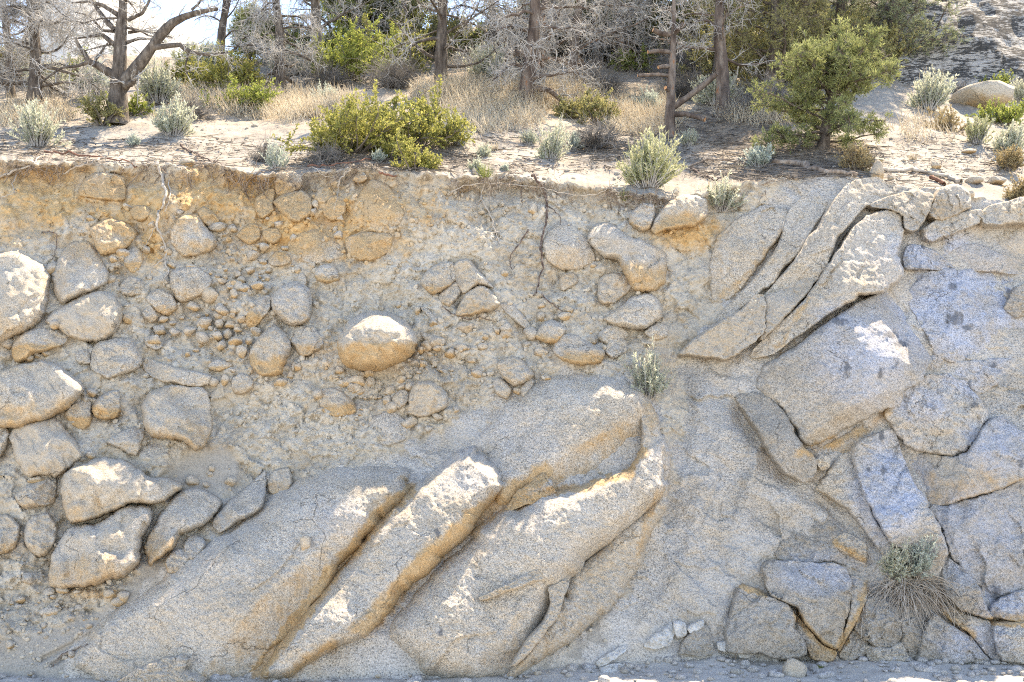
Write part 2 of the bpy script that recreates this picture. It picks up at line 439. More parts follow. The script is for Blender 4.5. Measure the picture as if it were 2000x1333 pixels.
# ------------------------------------------------------------------ the lie of the land
RIMX = [-3000, -200, 0, 150, 300, 450, 520, 600, 700, 800, 900, 1000, 1100, 1200, 1300, 1400, 1500, 1600, 1700, 1800, 1900, 2000, 2300, 5000]
RIMY = [318, 320, 322, 314, 322, 332, 342, 338, 332, 337, 347, 352, 356, 366, 380, 372, 350, 346, 352, 366, 385, 395, 400, 400]
def rim_py(px):
    return np.interp(px, RIMX, RIMY) + 9 * perlin(np.asarray(px) / 150.0, 6.3) * (np.asarray(px) < 1450) + 9 * perlin(np.asarray(px) / 75.0, 3.3) + 5 * perlin(np.asarray(px) / 23.0, 8.1) + 2.5 * perlin(np.asarray(px) / 8.0, 1.7)

CTRL = np.array([
 (-200, 400, .1), (-200, 900, 0), (-200, 1300, -.3), (60, 560, -.05), (60, 780, -.08), (200, 380, .12), (200, 560, .0), (480, 430, .12), (420, 600, .14), (600, 500, .10), (700, 420, .02),
 (200, 950, -.12), (400, 880, .05), (60, 1080, -.1), (0, 1260, -.34), (130, 1300, -.45), (300, 1200, -.34), (560, 820, .10), (700, 650, .0), (800, 840, .02),
 (900, 450, -.22), (950, 520, -.18), (900, 640, 0), (1050, 450, .02), (1050, 600, .08), (1000, 720, .02), (1180, 520, -.08), (1240, 620, -.1), (1100, 820, -.20), (1230, 800, -.28),
 (450, 1200, -.42), (650, 1080, -.30), (850, 1050, -.30), (1000, 1150, -.42), (900, 1290, -.50), (1200, 950, -.42), (1290, 900, -.30), (650, 1310, -.50),
 (1345, 560, .30), (1340, 680, .36), (1350, 800, .30), (1370, 480, .22), (1350, 930, .22), (1330, 1080, .16), (1220, 1180, .05), (1180, 1280, -.25), (1400, 1200, .02), (1480, 560, .12), (1500, 450, .06),
 (1560, 740, -.08), (1700, 500, -.08), (1700, 700, -.26), (1760, 640, -.30), (1850, 600, .16), (1950, 600, .20), (1880, 800, .15), (1960, 480, .16), (1980, 950, -.05), (1500, 900, .08), (1480, 1020, .06), (1640, 900, .10),
 (1760, 1000, -.04), (1900, 1100, .08), (1600, 1150, .06), (1560, 1260, .0), (1800, 1250, .02), (1980, 1250, .03), (1700, 390, -.05), (1850, 420, .06), (2200, 700, 0), (2200, 1250, 0), (1250, 430, .0), (1330, 420, .06)], float)

def macro(px, py):
    """broad swells and hollows of the cut face (metres, positive = deeper)"""
    px = np.asarray(px, float); py = np.asarray(py, float)
    num = np.zeros(np.broadcast(px, py).shape); den = num + 1e-6
    for cx, cy, v in CTRL:
        ww = np.exp(-((px - cx) ** 2 + (py - cy) ** 2) / (2 * 85.0 ** 2)) + 1e-5 / (1 + ((px - cx) ** 2 + (py - cy) ** 2) / 1e4)
        num += ww * v; den = den + ww
    return num / den

COT = 0.50
def wall_y(px, py, extra=0.0):
    """depth of the smooth cut face along the sight line px,py"""
    k = (HOR - np.asarray(py, float)) / FPX
    off = macro(px, py) + extra
    # y = COT*z + off ; z = CAMZ + k*(y-CAMY)
    y = (COT * (CAMZ + k * 11.0) + off) / (1 - COT * k)
    return y

def to_world(px, py, y):
    D = np.asarray(y, float) + 11.0
    return np.stack([(np.asarray(px, float) - 1000.0) / FPX * D, np.asarray(y, float) + 0 * D, CAMZ + (HOR - np.asarray(py, float)) / FPX * D], -1)

# pigment maps, in photograph coordinates
SEAMS = [  # iron-stained seams: points, half width, strength
 ([(500, 1318), (545, 1260), (600, 1185), (650, 1120), (700, 1060), (740, 1010), (775, 980), (800, 955)], 15, 1.15),
 ([(720, 1225), (745, 1195), (800, 1130), (860, 1075), (920, 1020), (1000, 965), (1050, 935), (1064, 925)], 22, 1.0),
 ([(1000, 985), (1080, 958), (1150, 950), (1230, 922), (1260, 880)], 9, 0.9),
 ([(1230, 1010), (1190, 1060), (1130, 1130), (1090, 1200)], 20, 0.28),
 ([(1295, 955), (1265, 1010), (1250, 1085)], 12, 0.45),
 ([(560, 1330), (600, 1290), (650, 1262)], 16, .6),
 ([(1560, 885), (1620, 870), (1690, 838), (1735, 805)], 14, .6),
 ([(1555, 1200), (1590, 1245), (1632, 1275)], 10, .8), ([(1450, 1145), (1495, 1162)], 7, .9), ([(1640, 1265), (1680, 1190), (1692, 1140)], 10, .7),
 ([(1820, 1165), (1850, 1205), (1900, 1240)], 10, .6), ([(1940, 1215), (2010, 1222)], 7, .9), ([(1630, 1060), (1690, 1095)], 9, .6),
 ([(1395, 590), (1440, 560), (1490, 505), (1525, 455)], 9, .45), ([(1520, 680), (1560, 610), (1580, 585)], 8, .5),
 ([(1420, 1100), (1440, 1150)], 8, .1)]
BLOBS = [  # orange clay: centre, radii, strength
 (60, 385, 170, 80, .85), (-200, 390, 150, 70, .7), (-460, 400, 170, 80, .7), (20, 450, 70, 50, .6), (260, 400, 130, 80, .8), (420, 380, 150, 70, .8), (180, 470, 90, 60, .5), (300, 470, 40, 60, .8), (560, 440, 130, 80, .85), (500, 380, 90, 60, .8), (640, 430, 120, 70, .75),
 (720, 400, 140, 65, .7), (720, 480, 90, 50, .65), (830, 400, 90, 55, .55), (900, 380, 60, 40, .45), (470, 480, 60, 50, .5), (1340, 455, 75, 42, .95), (1050, 430, 90, 60, .22), (1190, 540, 60, 60, .22), (470, 640, 130, 130, .28),
 (640, 690, 60, 50, .35), (1275, 800, 22, 50, .5), (620, 740, 60, 50, .25), (1110, 520, 60, 50, .35), (430, 1210, 40, 30, .0), (200, 1160, 80, 14, .6), (300, 1085, 40, 30, .35), (20, 1060, 30, 60, .3), (920, 440, 60, 40, .3), (1240, 440, 40, 25, .3)]
def stain_at(px, py):
    s = np.zeros(np.broadcast(px, py).shape)
    wob = 6 * perlin(px / 23.0, py / 23.0) + 3 * perlin(px / 7.0, py / 7.0)
    for pts, wd, st in SEAMS:
        xs = [p[0] for p in pts]; ys = [p[1] for p in pts]
        m = (px > min(xs) - 60) & (px < max(xs) + 60) & (py > min(ys) - 60) & (py < max(ys) + 60)
        if m.any():
            d = seg_dist(px[m] + wob[m], py[m] + wob[m], pts)
            s[m] = np.maximum(s[m], st * np.exp(-(d / wd) ** 2))
    for cx, cy, rx, ry, st in BLOBS:
        s = np.maximum(s, st * np.exp(-(((px - cx) / rx) ** 2 + ((py - cy) / ry) ** 2) ** 1.5))
    return s

GRAN = [spline([(1345, 690), (1400, 600), (1400, 500), (1480, 420), (1560, 345), (1700, 340), (1850, 365), (2300, 395), (3400, 400), (3400, 1320), (1300, 1320), (1180, 1250), (1200, 1180), (1270, 1060), (1300, 960), (1325, 860), (1335, 760)], 4),
        spline([(140, 1360), (230, 1190), (420, 1050), (640, 930), (850, 850), (960, 770), (1100, 735), (1240, 760), (1300, 900), (1250, 1080), (1080, 1290), (900, 1360)], 4)]
SAND = [spline([(-120, 1255), (60, 1240), (160, 1205), (262, 1172), (215, 1240), (150, 1310), (60, 1350), (-120, 1350)], 4), spline([(560, 1345), (610, 1300), (700, 1265), (770, 1235), (800, 1270), (900, 1345)], 4), spline([(1040, 1345), (1110, 1270), (1190, 1195), (1260, 1215), (1330, 1250), (1420, 1280), (1440, 1345)], 4),
        spline([(300, 960), (360, 890), (440, 880), (470, 920), (450, 960), (360, 975)], 4), spline([(-100, 1345), (60, 1310), (160, 1270), (170, 1345)], 4), spline([(225, 1195), (280, 1110), (380, 1090), (330, 1150)], 4)]
def granite_at(px, py):
    g = np.zeros(px.shape)
    for P in GRAN:
        m = (px > P[:, 0].min() - 40) & (px < P[:, 0].max() + 40) & (py > P[:, 1].min() - 40) & (py < P[:, 1].max() + 40)
        if m.any():
            d = sdf_poly(px[m], py[m], P)[0] + 26 * fbm(px[m] / 45.0, py[m] / 45.0, 3)
            g[m] = np.maximum(g[m], sstep(-26, 26, d))
    return g
def sand_at(px, py):
    g = np.zeros(px.shape)
    for P in SAND:
        m = (px > P[:, 0].min() - 40) & (px < P[:, 0].max() + 40) & (py > P[:, 1].min() - 40) & (py < P[:, 1].max() + 40)
        if m.any():
            d = sdf_poly(px[m], py[m], P)[0]
            g[m] = np.maximum(g[m], sstep(-12, 12, d + 6 * perlin(px[m] / 20, py[m] / 20)))
    return g

GROOVES = [  # cracks and troughs cut in the smooth granite: points, half width px, depth m
 ([(1398, 870), (1404, 940), (1386, 985), (1365, 1030)], 5, .035), ([(1450, 805), (1500, 870), (1545, 930), (1600, 968), (1660, 1015), (1705, 1060)], 26, .07),
 ([(1320, 700), (1338, 800), (1332, 900), (1300, 1010)], 26, .12), ([(1360, 720), (1420, 770), (1480, 830)], 14, .03), ([(1530, 660), (1510, 720), (1500, 740)], 4, .025),
 ([(1410, 1090), (1440, 1150), (1425, 1210)], 8, .04), ([(1350, 1180), (1380, 1240)], 8, .03), ([(80, 1290), (160, 1250), (250, 1195)], 5, .05), ([(100, 1300), (170, 1258)], 4, .05),
 ([(1560, 1010), (1545, 1060), (1500, 1100)], 16, .06), ([(1600, 980), (1660, 1040), (1700, 1100)], 5, .05), ([(1585, 1005), (1620, 1050)], 6, .04), ([(1475, 1010), (1480, 1060)], 5, .02)]
RIDGES = [ ([(1462, 690), (1425, 790), (1395, 900), (1362, 1020), (1322, 1130), (1262, 1215)], 20, .045), ([(1520, 760), (1492, 860), (1462, 960), (1440, 1060), (1424, 1150), (1392, 1240)], 22, .045), ([(1400, 700), (1372, 790), (1352, 880), (1325, 970)], 12, .03), ([(1500, 800), (1478, 900), (1440, 1010)], 9, .035), ([(1350, 1060), (1310, 1150), (1240, 1235)], 12, .03), ([(1385, 1000), (1400, 1100), (1360, 1200)], 40, .06), ([(1450, 880), (1520, 960), (1560, 1000)], 30, .07), ([(880, 420), (930, 470), (970, 560)], 28, .10), ([(320, 350), (310, 420), (300, 470)], 16, .09), ([(640, 350), (620, 420), (600, 470)], 18, .05),
           ([(1040, 370), (1100, 420), (1120, 470)], 30, .07), ([(760, 345), (740, 400), (700, 460)], 26, .06)]

def wall_detail(px, py):
    """relief of the cut face towards the camera (metres)"""
    g = granite_at(px, py); sd = sand_at(px, py)
    wx = px + 10 * perlin(px / 30, py / 30); wy = py + 10 * perlin(px / 30 + 7, py / 30)
    rough = 0.085 * fbm(px / 95.0, py / 70.0, 4, .55) + 0.075 * worley(wx / 62.0, wy / 46.0, .8, .5) + (0.055 * worley(wx / 24.0 + 5, wy / 19.0, .8, .6) + 0.030 * worley(wx / 9.5, wy / 8.0 + 3, .8, .7)) * sstep(-.55, .25, fbm(px / 130.0 + 4, py / 90.0, 3)) + 0.012 * fbm(px / 7.0, py / 6.0, 3, .6)
    smooth = 0.065 * worley((wx + .7 * wy) / 120.0, (wy - .7 * wx) / 55.0, .7, .4) + 0.030 * worley((wx + .7 * wy) / 40.0, (wy - .7 * wx) / 20.0, .7, .4) * sstep(-.2, .5, fbm(px / 120, py / 120, 2)) + 0.040 * fbm((px + .6 * py) / 130.0, (py - .5 * px) / 60.0, 4, .5) + 0.006 * fbm(px / 10.0, py / 10.0, 3, .6) + 0.012 * np.minimum(0, ridged(px / 50.0, py / 30.0, 3) - .2)
    sandy = 0.012 * fbm(px / 60.0, py / 25.0, 3, .5) + 0.003 * fbm(px / 6.0, py / 5.0, 2, .6)
    h = rough * (1 - g) + smooth * g
    h = h * (1 - sd) + sandy * sd
    h = h + (1 - g) * (1 - sd) * (.10 * fbm(px / 210.0 + 9, py / 150.0, 2) + .05 * np.minimum(0, ridged(px / 75.0, py / 60.0 + 4, 3, .6)))
    lip = np.clip((py - rim_py(px)), -20, 200)
    h = h + .15 * np.exp(-(lip / 11.0) ** 2) * (1 - g) * np.clip(.45 + 1.0 * fbm(px / 42.0, .5 + 0 * px, 3), 0, 1.3) - .10 * np.exp(-((lip - 34) / 18.0) ** 2) * (1 - g) * sstep(1250, 900, px)
    for pts, wd, dp in GROOVES:
        h = h - dp * np.exp(-(seg_dist(px + 3 * perlin(px / 15, py / 15), py, pts) / wd) ** 2)
    for pts, wd, dp in RIDGES:
        h = h + dp * np.exp(-(seg_dist(px + 8 * perlin(px / 25, py / 25), py, pts) / wd) ** 2)
    return h, g, sd

# clod field splatted on a raster, in photograph coordinates
rs = np.random.RandomState(11)
RX0, RY0, RST = -120, 300, 2.0
RW, RH = int(2240 / RST), int(1050 / RST)
clod = np.zeros((RH, RW))
def splat(cx, cy, r, hgt, asp=1.0, ang=0.0):
    R = int(r * max(1, asp) / RST) + 2
    ix, iy = int((cx - RX0) / RST), int((cy - RY0) / RST)
    x0, x1, y0, y1 = max(ix - R, 0), min(ix + R, RW), max(iy - R, 0), min(iy + R, RH)
    if x1 <= x0 or y1 <= y0: return
    X = RX0 + np.arange(x0, x1) * RST - cx; Y = (RY0 + np.arange(y0, y1) * RST - cy)[:, None]
    c, s_ = math.cos(ang), math.sin(ang)
    u = (X * c + Y * s_) / (r * asp); v = (-X * s_ + Y * c) / r
    q = 1 - (np.abs(u) ** 2.6 + np.abs(v) ** 2.6)
    clod[y0:y1, x0:x1] = np.maximum(clod[y0:y1, x0:x1], hgt * np.sqrt(np.clip(q, 0, 1)))
CLODZ = [ # region centre, spread, number, radius range
 (830, 790, 190, 90, 420, 3, 9), (600, 840, 140, 90, 420, 2.5, 8), (700, 560, 220, 120, 420, 2.5, 8), (880, 680, 160, 70, 320, 3, 9), (460, 560, 160, 150, 380, 3, 9), (300, 480, 260, 130, 420, 2.5, 9), (120, 1180, 170, 70, 320, 3, 9),
 (60, 1080, 90, 110, 160, 3, 10), (1100, 600, 170, 110, 320, 2.5, 8), (950, 430, 200, 80, 420, 2.5, 8), (700, 420, 320, 70, 520, 2.5, 9), (1250, 420, 160, 50, 160, 3, 9), (60, 1270, 150, 50, 160, 2.5, 7), (560, 720, 160, 90, 320, 3, 9), (200, 830, 200, 120, 260, 3, 9), (1110, 740, 130, 40, 160, 3, 8), (1230, 1230, 170, 50, 60, 2, 5)]
for cx, cy, sx, sy, n, r0, r1 in CLODZ:
    for k in range(n):
        r = r0 + (r1 - r0) * rs.rand() ** 2.2
        splat(cx + rs.randn() * sx * .6, cy + rs.randn() * sy * .6, r, r * 0.0058 * (0.5 + 0.8 * rs.rand()), 1 + .6 * rs.rand(), rs.rand() * 3.1)
def clod_at(px, py):
    fx = np.clip((px - RX0) / RST, 0, RW - 1.01); fy = np.clip((py - RY0) / RST, 0, RH - 1.01)
    ix = fx.astype(int); iy = fy.astype(int); a = fx - ix; b = fy - iy
    return (clod[iy, ix] * (1 - a) + clod[iy, ix + 1] * a) * (1 - b) + (clod[iy + 1, ix] * (1 - a) + clod[iy + 1, ix + 1] * a) * b

# ------------------------------------------------------------------ cut bank mesh
PXC = np.concatenate([np.linspace(-3000, -700, 40)[:-1], np.arange(-700, -100, 5.0), np.arange(-100, 2100, 2.5), np.arange(2100, 2700, 5.0), np.linspace(2700, 5000, 40)])
NWALL = 430
ST = np.linspace(0, 1, NWALL)
rimv = rim_py(PXC)
PX = np.repeat(PXC[None, :], NWALL, 0)
PY = 1400 + (rimv[None, :] - 1400) * ST[:, None]
gran = np.zeros_like(PX)
det, gran, sandw = wall_detail(PX, PY)
cl = clod_at(PX, PY) * (1 - sandw) * (1 - .9 * gran)
inn = ((PX > -700) & (PX < 2700)).astype(float)
det = det + cl * inn
rimf = sstep(0.93, 1.0, ST)[:, None]
YW = wall_y(PX, PY) - det + 0.10 * rimf * 0
WALLP = to_world(PX, PY, YW)
stainw = stain_at(PX, PY) * inn
def grid_faces(nr, nc, flip=False):
    a = (np.arange(nr - 1)[:, None] * nc + np.arange(nc - 1)[None, :]).ravel()
    f = np.stack([a, a + 1, a + nc + 1, a + nc], 1)
    return f[:, ::-1] if flip else f
bank = link('cut_bank', make_mesh('cut_bank', WALLP.reshape(-1, 3), [grid_faces(NWALL, len(PXC))], [M['soil']], True,
            {'stain': stainw, 'granite': gran, 'sand': sandw}))
tag(bank, 'tan and orange earth face of the road cut under the trees', 'bank', None, 'structure')

# smoothed relief of the bank, so that stones sit on it and not in it
_bx = np.arange(-160, 2200, 8.0); _by = np.arange(280, 1420, 8.0)
_BX, _BY = np.meshgrid(_bx, _by)
_dd = wall_detail(_BX, _BY)[0]
_k = np.exp(-np.arange(-6, 7) ** 2 / (2 * 2.2 ** 2)); _k /= _k.sum()
_dd = np.apply_along_axis(lambda r_: np.convolve(np.pad(r_, 6, mode='edge'), _k, 'valid'), 1, _dd)
_dd = np.apply_along_axis(lambda r_: np.convolve(np.pad(r_, 6, mode='edge'), _k, 'valid'), 0, _dd)
def relief(px, py):
    fx = np.clip((px + 160) / 8.0, 0, _dd.shape[1] - 1.01); fy = np.clip((py - 280) / 8.0, 0, _dd.shape[0] - 1.01)
    ix = fx.astype(int); iy = fy.astype(int); a = fx - ix; b = fy - iy
    return (_dd[iy, ix] * (1 - a) + _dd[iy, ix + 1] * a) * (1 - b) + (_dd[iy + 1, ix] * (1 - a) + _dd[iy + 1, ix + 1] * a) * b

# depth raster of everything that stands on the face, for roots and plants
DST = 4.0
DM = np.full((int(1100 / DST), int(2300 / DST)), 1e9)
def dm_put(px, py, y):
    ix = ((px + 150) / DST).astype(int); iy = ((py - 290) / DST).astype(int)
    ok = (ix >= 0) & (ix < DM.shape[1]) & (iy >= 0) & (iy < DM.shape[0])
    np.minimum.at(DM, (iy[ok], ix[ok]), np.broadcast_to(y, ix.shape)[ok])
dm_put(PX.ravel(), PY.ravel(), YW.ravel())
BANKM = DM.copy()
def bare(px, py):
    ix = int(np.clip((px + 150) / DST, 0, DM.shape[1] - 1)); iy = int(np.clip((py - 290) / DST, 0, DM.shape[0] - 1))
    return DM[iy, ix] > BANKM[iy, ix] - .03
def face_y(px, py):
    ix = int(np.clip((px + 150) / DST, 0, DM.shape[1] - 1)); iy = int(np.clip((py - 290) / DST, 0, DM.shape[0] - 1))
    v = DM[max(iy - 1, 0):iy + 2, max(ix - 1, 0):ix + 2]
    v = v[v < 1e8]
    return float(np.median(v)) if len(v) else float(wall_y(px, py))

# ------------------------------------------------------------------ hillside above
TT = np.concatenate([[0], np.cumsum(np.concatenate([np.full(80, 0.04), np.full(120, 0.08), np.full(70, .16), np.full(40, .4)]))])
NH = len(TT)
HX = np.repeat(PXC[None, :], NH, 0)
rimY, rimZ = YW[-1], WALLP[-1, :, 2]
rk = np.exp(-np.arange(-60, 61) ** 2 / (2 * 22.0 ** 2)); rk /= rk.sum()
rimYs = np.convolve(np.pad(rimY, 60, mode='edge'), rk, 'valid'); rimZs = np.convolve(np.pad(rimZ, 60, mode='edge'), rk, 'valid')
def crest(px):
    return np.interp(px, [-3000, 0, 450, 640, 860, 1000, 1400, 1700, 2000, 5000], [9, 9.5, 10.5, 13, 16, 21, 21, 22, 26, 26])
def hill_rise(t, px):
    c = crest(px)
    s0 = 0.50
    r = s0 * np.minimum(t, c) - 0.012 * 0 
    over = np.maximum(t - c, 0)
    r = r - 0.25 * over * sstep(0, 6, over)
    # gentle first metre where the sandy bench runs up to the edge
    r = r - 0.10 * sstep(0, 1.2, t) * np.exp(-t / 3.0)
    return r
T2 = TT[:, None]
bl = np.exp(-T2 / 0.5)
HY = T2 + rimY[None, :] * bl + rimYs[None, :] * (1 - bl)
HZ = hill_rise(T2, HX) + rimZ[None, :] * bl + rimZs[None, :] * (1 - bl)
HWX = (HX - 1000) / FPX * (HY + 11)
HZ = HZ + sstep(0, .6, T2) * (0.07 * fbm(HWX / 1.3, HY / 1.3, 4) + 0.012 * fbm(HWX / .12, HY / .12, 3, .6)) + sstep(0.5, 6, T2) * 0.16 * fbm(HWX / 3.5, HY / 3.5, 2)
HPY = HOR - (HZ - CAMZ) / (HY + 11) * FPX
LIT = [(1420, 260, 150, 60, .9), (1600, 300, 110, 40, .85), (1330, 300, 70, 40, .5), (740, 300, 150, 30, .75), (1180, 290, 70, 30, .7), (1520, 340, 120, 22, .7), (60, 280, 60, 30, .3), (560, 330, 80, 25, .6), (860, 225, 60, 20, .5), (90, 220, 90, 22, .5)]
DRYZ = [(1000, 195, 190, 50, .9), (560, 215, 160, 28, .6), (1250, 215, 90, 45, .7), (950, 100, 80, 50, .7), (60, 230, 70, 25, .5)]
lit = np.zeros_like(HX); dry = np.zeros_like(HX)
for cx, cy, rx, ry, st in LIT:
    lit = np.maximum(lit, st * np.exp(-(((HX - cx) / rx) ** 2 + ((HPY - cy) / ry) ** 2)))
for cx, cy, rx, ry, st in DRYZ:
    dry = np.maximum(dry, st * np.exp(-(((HX - cx) / rx) ** 2 + ((HPY - cy) / ry) ** 2)))
lit = np.maximum(lit, 0.55 * sstep(4.0, 9, T2))
HILL = np.stack([HWX, HY, HZ], -1)
hs = link('hillside', make_mesh('hillside', HILL.reshape(-1, 3), [grid_faces(NH, len(PXC))], [M['sand']], True, {'litter': lit, 'dry': dry}))
tag(hs, 'pale sandy slope rising from the top of the cut', 'hillside', None, 'structure')

def on_hill(px, py):
    """point of the hillside seen at px,py"""
    c = int(np.argmin(np.abs(PXC - px)))
    col = HPY[:, c]
    i = np.where(col <= py)[0]
    i = i[0] if len(i) else int(np.argmin(col))
    return Vector((float(HWX[i, c]), float(HY[i, c]), float(HZ[i, c])))
def hill_z(x, y):
    px = 1000 + x * FPX / (y + 11)
    c = int(np.argmin(np.abs(PXC - px)))
    i = int(np.clip(np.searchsorted(HY[:, c], y), 0, NH - 1))
    return float(HZ[i, c])
def mpp(p):
    """metres per photograph pixel at a point"""
    return (p.y + 11.0) / FPX

# ------------------------------------------------------------------ ground in front, far ground, far hill
gx = np.concatenate([np.linspace(-900, -8, 24)[:-1], np.arange(-8, 8.01, 0.035), np.linspace(8, 900, 24)[1:]])
gy = np.concatenate([np.linspace(-900, -3, 24)[:-1], np.arange(-3, 1.3, 0.03)])
GX, GY = np.meshgrid(gx, gy)
near = np.exp(-(GX / 9.0) ** 6)
GZ = near * (0.03 * fbm(GX / .8, GY / .5, 3) + 0.010 * fbm(GX / .09, GY / .07, 3, .6)) + 0.0
GZ = GZ + near * 0.10 * sstep(-.9, .2, GY) * (0.5 + .5 * np.tanh((GX + .5)))
g0 = np.zeros_like(GX)
gr = link('roadside_ground', make_mesh('roadside_ground', np.stack([GX, GY, GZ], -1).reshape(-1, 3), [grid_faces(len(gy), len(gx))], [M['road']], True, {'litter': g0 + .12, 'dry': g0}))
tag(gr, 'flat pale sandy ground along the foot of the rock face', 'ground', None, 'structure')
yy = np.linspace(24, 900, 40); xx = np.linspace(-900, 900, 60)
BX, BY = np.meshgrid(xx, yy)
BZ = 4.0 + 0 * BX
fg = link('far_ground', make_mesh('far_ground', np.stack([BX, BY, BZ], -1).reshape(-1, 3), [grid_faces(len(yy), len(xx))], [M['sand']], True, {'litter': 0 * BX + .3, 'dry': 0 * BX}))
tag(fg, 'low ground hidden beyond the crest of the slope', 'ground', None, 'structure')
# pale granite dome on the skyline behind the dead trees
hx = np.linspace(-60, 10, 141); hy = np.linspace(60, 130, 90)
DX, DY = np.meshgrid(hx, hy)
dz = 4 + 36.5 * np.exp(-(((DX + 32) / 13) ** 2 + ((DY - 95) / 25) ** 2) ** 1.6) + 34 * np.exp(-(((DX + 40) / 5) ** 2 + ((DY - 88) / 14) ** 2)*1.0)*0.25 + 31 * np.exp(-(((DX + 60) / 18) ** 2 + ((DY - 100) / 25) ** 2))
dz = dz + 1.2 * fbm(DX / 9, DY / 9, 5, .55) * sstep(6, 15, dz)
def mat_farrock():
    s = NT('far_granite'); co = s.coord()
    c = s.ramp(s.noise(co, .35, 8, .7), [(0.35, (0.40, 0.38, 0.35)), (0.5, (0.60, 0.58, 0.55)), (0.65, (0.70, 0.68, 0.65))])
    c = s.mix(s.ramp(s.noise(co, 1.1, 6, .7), [(0.56, 0), (0.62, .8)]), c, (0.16, 0.17, 0.11))
    return s.finish(c, .9, s.bump(s.noise(co, 1.0, 8, .7), .8, .5), .1)
M['farrock'] = mat_farrock()
fh = link('far_hill', make_mesh('far_hill', np.stack([DX, DY, dz], -1).reshape(-1, 3), [grid_faces(len(hy), len(hx))], [M['farrock']], True))
tag(fh, 'pale granite hill on the skyline behind the dead pines', 'hill', None, 'structure')

# ------------------------------------------------------------------ boulders, slabs and blocks set in the face
DARKS = [(1640, 628, 13, 7), (1865, 622, 16, 12), (1890, 640, 9, 7), (1725, 918, 6, 8), (1697, 918, 4, 5), (1860, 560, 8, 6), (1968, 575, 6, 9), (1740, 655, 14, 6), (1760, 672, 12, 6), (1722, 850, 5, 14), (1820, 1075, 9, 20), (1655, 720, 5, 12), (1720, 730, 5, 10), (1940, 715, 7, 4), (855, 1040, 5, 9), (860, 1235, 5, 9), (1805, 480, 6, 4), (1995, 905, 6, 10), (1945, 1160, 10, 14), (1905, 790, 6, 5)]
BLUEZ = [(1900, 610, 170, 110, 1.0), (1850, 495, 140, 40, .8), (1690, 700, 100, 90, .75), (1740, 960, 75, 110, 1.0), (1890, 740, 90, 40, .8), (1950, 870, 80, 60, .7), (1930, 1050, 110, 110, .5), (1600, 1120, 90, 40, .55), (1960, 1170, 60, 50, .7), (1900, 1260, 80, 40, .6), (1800, 790, 60, 40, .7), (1640, 630, 60, 40, .5), (1880, 1000, 60, 50, .5), (1360, 900, 80, 120, .3), (980, 900, 150, 100, .15), (650, 1020, 60, 40, .2)]
def field(px, py, lst):
    s = np.zeros(px.shape)
    for cx, cy, rx, ry, st in lst:
        s = np.maximum(s, st * np.exp(-(((px - cx) / rx) ** 2 + ((py - cy) / ry) ** 2) ** 2))
    return s
rock_no = [0]
